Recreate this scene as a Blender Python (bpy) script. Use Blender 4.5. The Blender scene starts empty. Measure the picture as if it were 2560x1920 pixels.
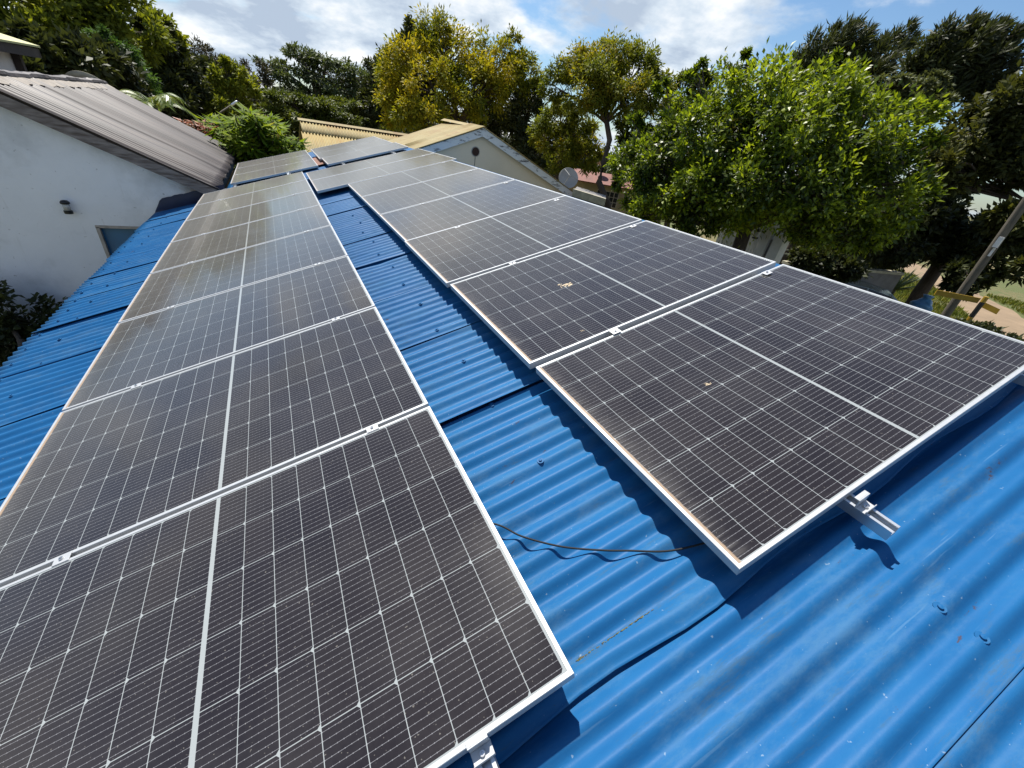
import bpy, bmesh, math, random
import numpy as np
from mathutils import Matrix, Vector
rad = math.radians
scene = bpy.context.scene
COL = scene.collection

# ------------------------------------------------------------------ camera, light, sky
CW, CH = 2560.0, 1920.0
FPX = 999.46
CR = np.array([[0.8805126695, -0.4530794952, 0.1393427781],
               [-0.1347827746, -0.5211266503, -0.8427696115],
               [0.4544568653, 0.7232883142, -0.5199259295]])     # world -> camera (x right, y down, z forward)
CC = np.array([1.1704511642, -0.2632644079, 1.5756759897])
cam_d = bpy.data.cameras.new('camera')
cam = bpy.data.objects.new('camera', cam_d)
COL.objects.link(cam)
cam_d.sensor_fit = 'HORIZONTAL'; cam_d.sensor_width = 36.0
cam_d.lens = FPX / CW * 36.0
cam_d.clip_start = 0.02; cam_d.clip_end = 3000
mw = np.eye(4)
mw[:3, 0] = CR[0]; mw[:3, 1] = -CR[1]; mw[:3, 2] = -CR[2]; mw[:3, 3] = CC
cam.matrix_world = Matrix(mw.tolist())
scene.camera = cam

SUN_DIR = Vector((-0.015, 0.57, 1.044)).normalized()             # towards the sun
sun_d = bpy.data.lights.new('sun', 'SUN')
sun_d.energy = 5.0; sun_d.angle = rad(0.53); sun_d.color = (1.0, 0.955, 0.88)
sun = bpy.data.objects.new('sun', sun_d); COL.objects.link(sun)
sun.rotation_euler = SUN_DIR.to_track_quat('Z', 'Y').to_euler()
SUN_EL = math.asin(SUN_DIR.z); SUN_AZ = math.atan2(SUN_DIR.x, SUN_DIR.y)

scene.view_settings.view_transform = 'Standard'
scene.view_settings.look = 'None'
scene.view_settings.exposure = 0.76
scene.view_settings.gamma = 1.0
scene.render.resolution_x = 1024; scene.render.resolution_y = 768
scene.cycles.max_bounces = 8; scene.cycles.transparent_max_bounces = 8
scene.cycles.sample_clamp_indirect = 6.0


class NT:
    """small helper round a node tree"""
    def __init__(s, tree):
        s.t = tree; s.n = tree.nodes; s.l = tree.links
    def node(s, typ, **kw):
        nd = s.n.new(typ)
        for k, v in kw.items(): setattr(nd, k, v)
        return nd
    def link(s, a, b): s.l.new(a, b)
    def put(s, sock, v):
        if isinstance(v, (int, float, tuple, list)): sock.default_value = v
        else: s.l.new(v, sock)
    def math(s, op, a, b=None, c=None, clamp=False):
        nd = s.n.new('ShaderNodeMath'); nd.operation = op; nd.use_clamp = clamp
        s.put(nd.inputs[0], a)
        if b is not None: s.put(nd.inputs[1], b)
        if c is not None: s.put(nd.inputs[2], c)
        return nd.outputs[0]
    def mix(s, f, a, b, blend='MIX'):
        nd = s.n.new('ShaderNodeMix'); nd.data_type = 'RGBA'; nd.blend_type = blend
        s.put(nd.inputs[0], f); s.put(nd.inputs[6], a); s.put(nd.inputs[7], b)
        return nd.outputs[2]
    def noise(s, vec, scale, detail=4.0, rough=0.55, dist=0.0):
        nd = s.n.new('ShaderNodeTexNoise')
        if vec is not None: s.l.new(vec, nd.inputs['Vector'])
        nd.inputs['Scale'].default_value = scale; nd.inputs['Detail'].default_value = detail
        nd.inputs['Roughness'].default_value = rough; nd.inputs['Distortion'].default_value = dist
        return nd.outputs[0]
    def ramp(s, f, stops, interp='LINEAR'):
        nd = s.n.new('ShaderNodeValToRGB'); cr = nd.color_ramp; cr.interpolation = interp
        while len(cr.elements) < len(stops): cr.elements.new(0.5)
        for e, (p, c) in zip(cr.elements, stops):
            e.position = p; e.color = c if len(c) == 4 else (*c, 1)
        s.put(nd.inputs[0], f)
        return nd.outputs[0]
    def step(s, f, lo, hi):
        nd = s.n.new('ShaderNodeMapRange'); nd.interpolation_type = 'SMOOTHSTEP'
        s.put(nd.inputs[0], f); nd.inputs[1].default_value = lo; nd.inputs[2].default_value = hi
        return nd.outputs[0]
    def mapping(s, vec, scale=(1, 1, 1), loc=(0, 0, 0), rot=(0, 0, 0)):
        nd = s.n.new('ShaderNodeMapping'); s.l.new(vec, nd.inputs[0])
        nd.inputs['Scale'].default_value = scale; nd.inputs['Location'].default_value = loc
        nd.inputs['Rotation'].default_value = rot
        return nd.outputs[0]
    def bump(s, h, strength=0.3, dist=0.01):
        nd = s.n.new('ShaderNodeBump'); nd.inputs['Strength'].default_value = strength
        nd.inputs['Distance'].default_value = dist; s.l.new(h, nd.inputs['Height'])
        return nd.outputs[0]


CLX, CLY = 3.35, 1.55
world = bpy.data.worlds.new('World'); scene.world = world; world.use_nodes = True
W = NT(world.node_tree); W.n.clear()
sky = W.node('ShaderNodeTexSky', sky_type='NISHITA', sun_disc=False)
sky.sun_elevation = SUN_EL; sky.sun_rotation = SUN_AZ
sky.air_density = 1.3; sky.dust_density = 1.2; sky.ozone_density = 1.5; sky.altitude = 900
tc = W.node('ShaderNodeTexCoord')
sep = W.node('ShaderNodeSeparateXYZ'); W.link(tc.outputs['Generated'], sep.inputs[0])
zc = W.math('MAXIMUM', sep.outputs[2], 0.0)
den = W.math('ADD', zc, 0.30)
cmb = W.node('ShaderNodeCombineXYZ')
W.put(cmb.inputs[0], W.math('DIVIDE', sep.outputs[0], den)); W.put(cmb.inputs[1], W.math('DIVIDE', sep.outputs[1], den))
cv = W.mapping(cmb.outputs[0], scale=(1.0, 1.0, 1), loc=(CLX, CLY, 0.0), rot=(0, 0, rad(20)))
n1 = W.noise(cv, 1.15, 3, 0.5, 0.1)
n2 = W.noise(cv, 3.2, 10, 0.6, 0.15)
dens = W.math('ADD', W.math('MULTIPLY', n1, 0.62), W.math('MULTIPLY', n2, 0.38))
cover = W.math('MULTIPLY', W.step(dens, 0.445, 0.545), W.math('SUBTRACT', 1.0, W.math('MULTIPLY', W.step(sep.outputs[2], 0.34, 0.60), 0.85)))   # clouds lie low, clear overhead
shade = W.math('ADD', W.math('MULTIPLY', dens, -0.55), W.math('MULTIPLY', W.noise(W.mapping(cv, loc=(0.05, -0.12, 0.5)), 2.3, 9, 0.58, 0.1), 0.9))
ccol = W.ramp(shade, [(0.07, (5.8, 7.0, 8.7)), (0.15, (8.4, 9.6, 10.9)), (0.24, (12.6, 12.8, 13.0))])
skyc = W.mix(1.0, sky.outputs[0], (1.05, 1.28, 1.50, 1), 'MULTIPLY')
allc = W.mix(cover, skyc, ccol)
bg = W.node('ShaderNodeBackground'); bg.inputs[1].default_value = 0.05
W.link(allc, bg.inputs[0])
wo = W.node('ShaderNodeOutputWorld'); W.link(bg.outputs[0], wo.inputs[0])

# ------------------------------------------------------------------ helpers
SL = rad(17.5); CS, SN = math.cos(SL), math.sin(SL)
GZ = -2.9                                                         # ground level

def rw(x, y, z):
    """roof frame (x up the slope, y along the row, z off the roof) -> world"""
    return Vector((x * CS - z * SN, y, x * SN + z * CS))

def sag(y):
    yy = max(y, 0.0)
    return 0.0051 * yy - 0.0012 * yy * yy

def at(px, py, D):
    """point seen at photo pixel px,py at horizontal distance D"""
    d = CR.T @ np.array([(px - CW / 2) / FPX, (py - CH / 2) / FPX, 1.0])
    t = D / math.hypot(d[0], d[1])
    return Vector(CC + d * t)

def tag(o, label=None, cat=None, group=None, kind=None):
    if label: o['label'] = label
    if cat: o['category'] = cat
    if group: o['group'] = group
    if kind: o['kind'] = kind
    return o

def empty(name, loc=(0, 0, 0), rot=(0, 0, 0)):
    o = bpy.data.objects.new(name, None); COL.objects.link(o)
    o.location = loc; o.rotation_euler = rot; o.empty_display_size = 0.2
    return o

def mesh_obj(name, bm, mat, parent=None, smooth=False):
    me = bpy.data.meshes.new(name); bm.to_mesh(me); bm.free()
    return me_obj(name, me, mat, parent, smooth)

def me_obj(name, me, mat, parent=None, smooth=False):
    o = bpy.data.objects.new(name, me); COL.objects.link(o)
    for m in (mat if isinstance(mat, (list, tuple)) else [mat]): 
        if m and m.name not in [x.name for x in me.materials if x]: me.materials.append(m)
    if parent: o.parent = parent
    if smooth: me.polygons.foreach_set('use_smooth', [True] * len(me.polygons))
    return o

def box(bm, x0, y0, z0, x1, y1, z1, M=None):
    vs = [Vector(p) for p in ((x0, y0, z0), (x1, y0, z0), (x1, y1, z0), (x0, y1, z0), (x0, y0, z1), (x1, y0, z1), (x1, y1, z1), (x0, y1, z1))]
    if M is not None: vs = [M @ v for v in vs]
    v = [bm.verts.new(p) for p in vs]
    for f in ((0, 3, 2, 1), (4, 5, 6, 7), (0, 1, 5, 4), (1, 2, 6, 5), (2, 3, 7, 6), (3, 0, 4, 7)):
        bm.faces.new([v[i] for i in f])

def prism(bm, pts, axis_vec):
    """closed polygon pts (3-D) pushed along axis_vec"""
    a = [bm.verts.new(Vector(p)) for p in pts]; b = [bm.verts.new(Vector(p) + Vector(axis_vec)) for p in pts]
    n = len(a)
    bm.faces.new(a[::-1]); bm.faces.new(b)
    for i in range(n): bm.faces.new((a[i], a[(i + 1) % n], b[(i + 1) % n], b[i]))

def tube(bm, pts, radii, seg=6, cap=True):
    pts = [Vector(p) for p in pts]
    if isinstance(radii, (int, float)): radii = [radii] * len(pts)
    rings = []; up = Vector((0.13, 0.21, 0.97))
    for i, p in enumerate(pts):
        t = (pts[min(i + 1, len(pts) - 1)] - pts[max(i - 1, 0)]).normalized()
        a = t.cross(up)
        if a.length < 0.05: a = t.cross(Vector((1, 0, 0)))
        a.normalize(); b = t.cross(a).normalized()
        rings.append([bm.verts.new(p + (a * math.cos(2 * math.pi * k / seg) + b * math.sin(2 * math.pi * k / seg)) * radii[i]) for k in range(seg)])
    for r0, r1 in zip(rings, rings[1:]):
        for k in range(seg): bm.faces.new((r0[k], r0[(k + 1) % seg], r1[(k + 1) % seg], r1[k]))
    if cap:
        bm.faces.new(rings[0][::-1]); bm.faces.new(rings[-1])

def lathe(bm, prof, seg=20, M=None):
    rings = []
    for r, z in prof:
        vs = [Vector((r * math.cos(2 * math.pi * k / seg), r * math.sin(2 * math.pi * k / seg), z)) for k in range(seg)]
        if M is not None: vs = [M @ v for v in vs]
        rings.append([bm.verts.new(v) for v in vs])
    for r0, r1 in zip(rings, rings[1:]):
        for k in range(seg): bm.faces.new((r0[k], r0[(k + 1) % seg], r1[(k + 1) % seg], r1[k]))
    if prof[0][0] > 0: bm.faces.new(rings[0][::-1])
    if prof[-1][0] > 0: bm.faces.new(rings[-1])

def new_mat(name):
    m = bpy.data.materials.new(name); m.use_nodes = True
    T = NT(m.node_tree); T.n.clear()
    out = T.node('ShaderNodeOutputMaterial'); P = T.node('ShaderNodeBsdfPrincipled')
    T.link(P.outputs[0], out.inputs[0])
    T.out = out; T.P = P
    tcn = T.node('ShaderNodeTexCoord'); T.obj = tcn.outputs['Object']
    return m, T

def simple(name, col, rough=0.6, metal=0.0, var=0.25, scale=6.0, bump=0.0, col2=None, detail=6, spec=0.5, stretch=(1, 1, 1)):
    m, T = new_mat(name)
    v = T.mapping(T.obj, scale=stretch)
    n = T.noise(v, scale, detail, 0.6)
    c2 = col2 or tuple(c * (1 - var) for c in col)
    T.link(T.ramp(n, [(0.35, c2), (0.62, col)]), T.P.inputs['Base Color'])
    T.P.inputs['Roughness'].default_value = rough; T.P.inputs['Metallic'].default_value = metal
    T.P.inputs['Specular IOR Level'].default_value = spec
    if bump: T.link(T.bump(n, bump, 0.02), T.P.inputs['Normal'])
    return m

# ------------------------------------------------------------------ materials
def mat_panel(name, L, NC, glare=0.0):
    """cells, gaps, ribbons, backsheet and dust under glass; object x along the long side"""
    m, T = new_mat(name)
    sp = T.node('ShaderNodeSeparateXYZ'); T.link(T.obj, sp.inputs[0])
    X, Y = sp.outputs[0], sp.outputs[1]
    mth = T.math
    xa = mth('SUBTRACT', mth('ABSOLUTE', mth('SUBTRACT', X, L / 2)), 0.007)
    fx = mth('MODULO', mth('ADD', xa, 9.3), 0.093)
    ya = mth('SUBTRACT', Y, 0.0155)
    fy = mth('MODULO', mth('ADD', ya, 18.4), 0.184)
    inx = mth('MULTIPLY', mth('GREATER_THAN', xa, 0.0), mth('LESS_THAN', xa, NC * 0.093 - 0.002))
    iny = mth('MULTIPLY', mth('GREATER_THAN', ya, 0.0), mth('LESS_THAN', ya, 6 * 0.184 - 0.002))
    cell = mth('MULTIPLY', mth('LESS_THAN', fx, 0.0910), mth('LESS_THAN', fy, 0.1818))
    dx = mth('SUBTRACT', 0.0910, fx); dy = mth('MINIMUM', fy, mth('SUBTRACT', 0.1818, fy))
    cham = mth('GREATER_THAN', mth('ADD', dx, dy), 0.0068)
    cell = mth('MULTIPLY', mth('MULTIPLY', cell, cham), mth('MULTIPLY', inx, iny))
    bb = mth('ABSOLUTE', mth('SUBTRACT', mth('MODULO', fy, 0.01815), 0.009))
    bus = mth('LESS_THAN', bb, 0.00045)
    pad = mth('MULTIPLY', mth('LESS_THAN', bb, 0.0012), mth('LESS_THAN', mth('MODULO', fx, 0.0151), 0.0016))
    bus = mth('MULTIPLY', mth('MAXIMUM', bus, pad), cell)
    # brushed string ribbons in the wide middle band
    cidx = mth('ADD', mth('FLOOR', mth('DIVIDE', mth('ADD', xa, 9.3), 0.093)), mth('MULTIPLY', mth('FLOOR', mth('DIVIDE', mth('ADD', ya, 18.4), 0.184)), 13.7))
    cv_ = mth('FRACT', mth('MULTIPLY', mth('SINE', mth('MULTIPLY', cidx, 12.9898)), 437.58))
    oi = T.node('ShaderNodeObjectInfo')
    off = T.node('ShaderNodeCombineXYZ')
    T.put(off.inputs[0], mth('MULTIPLY', oi.outputs['Random'], 31.0)); T.put(off.inputs[1], mth('MULTIPLY', oi.outputs['Random'], 17.0))
    va = T.node('ShaderNodeVectorMath', operation='ADD'); T.link(T.obj, va.inputs[0]); T.link(off.outputs[0], va.inputs[1])
    vec = va.outputs[0]
    dark = T.mix(cv_, (0.0085, 0.0060, 0.0072, 1), (0.0130, 0.0095, 0.0100, 1))
    c1 = T.mix(bus, dark, (0.17, 0.17, 0.18, 1))
    base = T.mix(cell, (0.255, 0.275, 0.275, 1), c1)
    # dust: thin all over, drifts of it, specks, a muddy line along the low edge
    nd = T.noise(vec, 2.3, 7, 0.62)
    fine = T.noise(vec, 55, 3, 0.6)
    sm = T.noise(T.mapping(vec, scale=(1.4, 9, 1)), 1.3, 5, 0.6)
    speck = T.step(T.noise(vec, 140, 1, 0.5), 0.735, 0.765)
    d = mth('ADD', mth('MULTIPLY', T.step(nd, 0.35, 0.75), 0.030), mth('MULTIPLY', fine, 0.022))
    d = mth('ADD', d, mth('MULTIPLY', T.step(sm, 0.55, 0.8), 0.02))
    lowedge = T.step(mth('ADD', X, mth('MULTIPLY', mth('SUBTRACT', sm, 0.5), 0.035)), 0.085, 0.018)
    ln = mth('MULTIPLY', lowedge, mth('ADD', 0.02, mth('MULTIPLY', T.step(T.noise(T.mapping(vec, scale=(4, 70, 1)), 1.0, 5, 0.75), 0.42, 0.72), 0.16)))
    d = mth('ADD', d, ln)
    if glare: d = mth('ADD', d, mth('MULTIPLY', mth('ADD', T.noise(vec, 1.1, 5, 0.6), 0.4), glare))  # glare of distant panels painted as a pale layer over the real dust
    mud = T.step(mth('ADD', X, mth('MULTIPLY', mth('SUBTRACT', fine, 0.5), 0.006)), 0.0245, 0.0200)
    base = T.mix(d, base, (0.38, 0.36, 0.33, 1))
    base = T.mix(mth('MULTIPLY', mud, 0.8), base, (0.27, 0.175, 0.10, 1))
    base = T.mix(mth('MULTIPLY', speck, 0.22), base, (0.45, 0.42, 0.36, 1))
    T.link(base, T.P.inputs['Base Color'])
    r = mth('ADD', 0.075, mth('MULTIPLY', T.step(nd, 0.3, 0.8), 0.08))
    r = mth('ADD', r, mth('MULTIPLY', mud, 0.6), clamp=True)
    T.link(r, T.P.inputs['Roughness'])
    T.P.inputs['IOR'].default_value = 1.45
    T.P.inputs['Sheen Weight'].default_value = 1.0
    T.P.inputs['Sheen Roughness'].default_value = 0.30
    T.P.inputs['Sheen Tint'].default_value = (1.0, 0.87, 0.70, 1)
    gl = T.noise(vec, 700, 2, 0.5)
    T.link(T.bump(gl, 0.06, 0.0006), T.P.inputs['Normal'])
    return m

def mat_blue_roof():
    m, T = new_mat('blue_painted_steel')
    v = T.obj
    big = T.noise(v, 0.9, 6, 0.6); mid = T.noise(T.mapping(v, scale=(1.2, 5, 1)), 3.0, 6, 0.62)
    oi = T.node('ShaderNodeObjectInfo')
    col = T.ramp(T.math('ADD', T.math('MULTIPLY', big, 0.6), T.math('MULTIPLY', mid, 0.4)),
                 [(0.32, (0.008, 0.072, 0.195)), (0.5, (0.011, 0.092, 0.236)), (0.68, (0.019, 0.117, 0.268))])
    col = T.mix(T.math('MULTIPLY', oi.outputs['Random'], 0.30), col, (0.014, 0.095, 0.225, 1))
    # fine scratches running down the slope
    scr_ = T.math('MULTIPLY', T.step(T.noise(T.mapping(v, scale=(2.5, 60, 1), rot=(0, 0, 0.06)), 1.0, 3, 0.6), 0.66, 0.72), 0.30)
    col = T.mix(scr_, col, (0.11, 0.21, 0.33, 1))
    # chalky fading and dirt lying in patches, rust flecks
    chalk = T.math('MULTIPLY', T.step(T.noise(T.mapping(v, scale=(1.0, 2.4, 1)), 2.4, 12, 0.80), 0.48, 0.68), 0.55)
    col = T.mix(chalk, col, (0.060, 0.145, 0.25, 1))
    dirt = T.math('MULTIPLY', T.step(T.noise(T.mapping(v, scale=(1.0, 6.0, 1), loc=(3, 8, 0)), 2.6, 11, 0.80), 0.55, 0.68), 0.55)
    col = T.mix(dirt, col, (0.050, 0.090, 0.125, 1))
    rust = T.math('MULTIPLY', T.step(T.noise(T.mapping(v, scale=(1, 2.2, 1), loc=(11, 2, 0)), 9.0, 6, 0.7), 0.66, 0.70), 0.8)
    col = T.mix(rust, col, (0.060, 0.036, 0.030, 1))
    fleck = T.step(T.noise(T.mapping(v, loc=(1, 5, 3)), 70, 2, 0.5), 0.73, 0.76)
    col = T.mix(T.math('MULTIPLY', fleck, 0.55), col, (0.22, 0.29, 0.36, 1))
    T.link(col, T.P.inputs['Base Color'])
    T.link(T.math('ADD', 0.46, T.math('MULTIPLY', T.math('ADD', chalk, dirt), 0.5), clamp=True), T.P.inputs['Roughness'])
    T.P.inputs['Specular IOR Level'].default_value = 0.10
    T.link(T.bump(T.noise(v, 5.0, 6, 0.6), 0.18, 0.02), T.P.inputs['Normal'])
    return m

def mat_metal(name, col=(0.80, 0.81, 0.82), rough=0.38, metal=0.85):
    m, T = new_mat(name)
    n = T.noise(T.mapping(T.obj, scale=(1, 1, 1)), 22, 5, 0.6)
    T.link(T.ramp(n, [(0.3, tuple(c * 0.9 for c in col)), (0.7, col)]), T.P.inputs['Base Color'])
    T.P.inputs['Metallic'].default_value = metal
    T.link(T.math('ADD', rough - 0.05, T.math('MULTIPLY', n, 0.12)), T.P.inputs['Roughness'])
    return m

def mat_leaf(name, stops, nscale=0.5, trans=0.30, rough=0.5, spec=0.35, mixn=0.5):
    """stops: colour ramp driven by a clump noise plus a per-leaf random"""
    m, T = new_mat(name)
    g = T.node('ShaderNodeNewGeometry')
    n = T.noise(T.obj, nscale, 4, 0.6)
    n = T.step(n, 0.3, 0.7)
    f = T.math('ADD', T.math('MULTIPLY', n, mixn), T.math('MULTIPLY', g.outputs['Random Per Island'], 1 - mixn))
    c = T.ramp(f, stops)
    T.link(c, T.P.inputs['Base Color'])
    T.P.inputs['Roughness'].default_value = rough; T.P.inputs['Specular IOR Level'].default_value = spec
    tr = T.node('ShaderNodeBsdfTranslucent')
    T.link(T.mix(1.0, c, (1.25, 1.2, 0.55, 1), 'MULTIPLY'), tr.inputs[0])
    mx = T.node('ShaderNodeMixShader'); mx.inputs[0].default_value = trans
    T.link(T.P.outputs[0], mx.inputs[1]); T.link(tr.outputs[0], mx.inputs[2]); T.link(mx.outputs[0], T.out.inputs[0])
    return m

M = {}
M['p54'] = mat_panel('panel_laminate_short', 1.722, 9)
M['p72'] = mat_panel('panel_laminate_long', 2.278, 12, 0.05)
M['p54d'] = mat_panel('panel_laminate_dusty', 1.722, 9, 0.13)  # paler copy for far panels, glare painted into its colour
M['backsheet'] = simple('grey_backsheet', (0.10, 0.10, 0.105), 0.7, 0, 0.1, 4)  # underside darkened: shade put into the colour, a real sheet is white
M['frame'] = mat_metal('anodised_frame', (0.46, 0.47, 0.48), 0.42, 0.35)
M['rail'] = mat_metal('rail_aluminium', (0.60, 0.62, 0.64), 0.34, 0.8)
M['steel'] = mat_metal('bolt_steel', (0.62, 0.62, 0.62), 0.3, 1.0)
M['blue'] = mat_blue_roof()
M['flash'] = simple('flashing_blue', (0.006, 0.013, 0.048), 0.5, 0, 0.3, 5)
M['cable'] = simple('cable_black', (0.002, 0.0022, 0.004), 0.75, 0, 0.2, 10)
M['bird'] = simple('dried_dirt', (0.50, 0.40, 0.27), 0.9, 0, 0.35, 60, 0.3)
M['moss'] = simple('moss_and_grit', (0.11, 0.12, 0.045), 0.95, 0, 0.5, 40, 0.5, (0.10, 0.08, 0.04))

def mat_white_wall():
    m, T = new_mat('white_stucco')
    v = T.obj
    a = T.noise(v, 1.1, 7, 0.62); b = T.noise(v, 7, 6, 0.65)
    col = T.ramp(a, [(0.3, (0.60, 0.60, 0.61)), (0.5, (0.80, 0.80, 0.82)), (0.8, (0.86, 0.86, 0.88))])
    pits = T.step(T.noise(T.mapping(v, scale=(1, 1, 1), loc=(4, 1, 2)), 13, 5, 0.65), 0.66, 0.72)
    col = T.mix(T.math('MULTIPLY', pits, 0.6), col, (0.30, 0.28, 0.26, 1))
    streak = T.step(T.noise(T.mapping(v, scale=(9, 1, 0.7)), 1.2, 5, 0.6), 0.62, 0.8)
    col = T.mix(T.math('MULTIPLY', streak, 0.3), col, (0.45, 0.42, 0.38, 1))
    sp = T.node('ShaderNodeSeparateXYZ'); T.link(v, sp.inputs[0])
    # rain splash and broken mortar near the junction with the blue roof
    st = T.step(T.math('ADD', sp.outputs[0], T.math('MULTIPLY', T.math('SUBTRACT', b, 0.5), 0.6)), 1.95, 2.45)
    col = T.mix(T.math('MULTIPLY', st, 0.8), col, (0.20, 0.12, 0.065, 1))
    T.link(col, T.P.inputs['Base Color']); T.P.inputs['Roughness'].default_value = 0.9
    T.link(T.bump(T.math('ADD', T.math('MULTIPLY', b, 0.5), a), 0.5, 0.03), T.P.inputs['Normal'])
    return m
M['white_wall'] = mat_white_wall()
M['white_plain'] = simple('white_render', (0.70, 0.70, 0.69), 0.9, 0, 0.12, 2, 0.1)
M['dark_roof'] = simple('dark_corrugated_roof', (0.066, 0.049, 0.043), 0.55, 0.0, 0.45, 2.0, 0.1, (0.026, 0.021, 0.021), stretch=(0.22, 3.4, 1))
M['mortar'] = simple('ridge_mortar', (0.30, 0.265, 0.225), 0.9, 0, 0.3, 9, 0.4)
M['wood'] = simple('weathered_fascia', (0.26, 0.22, 0.20), 0.85, 0, 0.45, 3.2, 0.4, (0.10, 0.075, 0.062), stretch=(0.9, 1, 6))
M['dark_wood'] = simple('dark_timber', (0.045, 0.035, 0.03), 0.8, 0, 0.3, 8, 0.2)
M['black'] = simple('black_lamp_metal', (0.012, 0.013, 0.015), 0.4, 0, 0.2, 10)
M['lampglass'] = simple('frosted_lamp_glass', (0.5, 0.5, 0.48), 0.15, 0, 0.3, 30)
M['winblue'] = simple('window_blue_panel', (0.05, 0.17, 0.34), 0.22, 0, 0.15, 3)
M['reveal'] = simple('window_reveal', (0.44, 0.39, 0.34), 0.85, 0, 0.3, 8)
M['cream_wall'] = simple('cream_wall', (0.82, 0.69, 0.51), 0.9, 0, 0.06, 1.4, 0.1)
def mat_yellow_roof():
    m, T = new_mat('yellowed_sheet_roof')
    n = T.noise(T.mapping(T.obj, scale=(1, 1, 1)), 0.9, 7, 0.65)
    s = T.noise(T.mapping(T.obj, scale=(5, 0.5, 1)), 1.6, 4, 0.6)
    c = T.ramp(T.math('ADD', T.math('MULTIPLY', n, 0.6), T.math('MULTIPLY', s, 0.4)), [(0.36, (0.21, 0.125, 0.040)), (0.47, (0.25, 0.185, 0.065)), (0.62, (0.275, 0.225, 0.095))])
    T.link(c, T.P.inputs['Base Color']); T.P.inputs['Roughness'].default_value = 0.75
    return m
M['yellow_roof'] = mat_yellow_roof()
def mat_peeling():
    m, T = new_mat('peeling_white_paint')
    n = T.noise(T.mapping(T.obj, scale=(1.0, 1, 3.5)), 2.6, 8, 0.7)
    c = T.ramp(n, [(0.34, (0.16, 0.15, 0.14)), (0.40, (0.30, 0.29, 0.28)), (0.425, (0.70, 0.69, 0.66)), (0.8, (0.80, 0.79, 0.76))])
    T.link(c, T.P.inputs['Base Color']); T.P.inputs['Roughness'].default_value = 0.8
    return m
M['peel'] = mat_peeling()
M['vent'] = simple('rusty_vent', (0.05, 0.02, 0.012), 0.8, 0, 0.4, 30)
M['dish'] = simple('dish_grey', (0.34, 0.35, 0.345), 0.5, 0, 0.15, 4)
M['red_roof'] = simple('red_tin_roof', (0.19, 0.062, 0.040), 0.7, 0, 0.4, 2, 0.1)
M['tan_wall'] = simple('tan_wall', (0.40, 0.32, 0.20), 0.9, 0, 0.3, 2)
M['dark_glass'] = simple('dark_window_glass', (0.02, 0.022, 0.025), 0.12, 0, 0.2, 3)
M['parapet'] = simple('stained_concrete', (0.45, 0.41, 0.30), 0.9, 0, 0.35, 5, 0.2)
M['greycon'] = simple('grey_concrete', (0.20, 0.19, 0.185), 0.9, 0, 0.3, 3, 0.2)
M['gate'] = simple('white_gate_boards', (0.66, 0.66, 0.65), 0.6, 0, 0.18, 3, 0.1, stretch=(1, 8, 0.6))
M['pillar'] = simple('white_pillar', (0.68, 0.67, 0.65), 0.85, 0, 0.15, 4)
M['carpaint'] = simple('silver_green_car_paint', (0.30, 0.34, 0.32), 0.25, 0.5, 0.1, 2)
M['tyre'] = simple('tyre_rubber', (0.02, 0.02, 0.02), 0.8, 0, 0.2, 10)
M['polewood'] = simple('grey_pole_wood', (0.125, 0.108, 0.082), 0.85, 0, 0.4, 6, 0.3, stretch=(6, 6, 0.7))
M['yellowpaint'] = simple('yellow_sign_paint', (0.36, 0.22, 0.015), 0.55, 0, 0.2, 8)
M['blackpaint'] = simple('black_sign_paint', (0.015, 0.014, 0.013), 0.5, 0, 0.2, 8)
M['bag'] = simple('blue_plastic_bag', (0.10, 0.26, 0.48), 0.4, 0, 0.35, 7, 0.5)
M['bark'] = simple('brown_bark', (0.085, 0.062, 0.045), 0.9, 0, 0.45, 9, 0.5, stretch=(4, 4, 0.8))
M['bark_grey'] = simple('grey_bark', (0.16, 0.135, 0.11), 0.9, 0, 0.4, 9, 0.5, stretch=(4, 4, 0.8))
M['rust_sheet'] = simple('rusty_sheet', (0.22, 0.10, 0.065), 0.85, 0, 0.4, 8, 0.2)
M['lime_roof'] = simple('lime_painted_roof', (0.45, 0.44, 0.20), 0.7, 0, 0.12, 2)

# leaf colours (linear albedo)
M['lf_bright'] = mat_leaf('leaf_bright_green', [(0.0, (0.075, 0.048, 0.016)), (0.10, (0.028, 0.040, 0.008)), (0.40, (0.068, 0.105, 0.010)), (0.66, (0.19, 0.25, 0.015)), (1.0, (0.34, 0.40, 0.022))], 1.0, 0.50, 0.42, 0.4, 0.45)
M['lf_yellow'] = mat_leaf('leaf_yellowing', [(0.0, (0.060, 0.088, 0.012)), (0.35, (0.150, 0.170, 0.014)), (0.62, (0.29, 0.26, 0.015)), (1.0, (0.43, 0.32, 0.016))], 0.42, 0.44, 0.6, 0.2, 0.6)
M['lf_yellowgreen'] = mat_leaf('leaf_yellow_green', [(0.0, (0.060, 0.082, 0.012)), (0.4, (0.125, 0.150, 0.016)), (0.72, (0.21, 0.21, 0.018)), (1.0, (0.38, 0.25, 0.018))], 0.5, 0.44, 0.6, 0.2, 0.55)
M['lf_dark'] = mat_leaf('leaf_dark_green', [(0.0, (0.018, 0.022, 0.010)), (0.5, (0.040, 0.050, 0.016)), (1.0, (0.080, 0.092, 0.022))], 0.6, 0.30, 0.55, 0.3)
M['lf_mid'] = mat_leaf('leaf_mid_green', [(0.0, (0.030, 0.042, 0.010)), (0.5, (0.070, 0.095, 0.016)), (1.0, (0.140, 0.155, 0.022))], 0.5, 0.38, 0.55, 0.3)
M['lf_olive'] = mat_leaf('leaf_olive', [(0.0, (0.055, 0.072, 0.013)), (0.5, (0.150, 0.180, 0.020)), (1.0, (0.28, 0.29, 0.026))], 0.5, 0.42, 0.55, 0.25)
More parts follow.
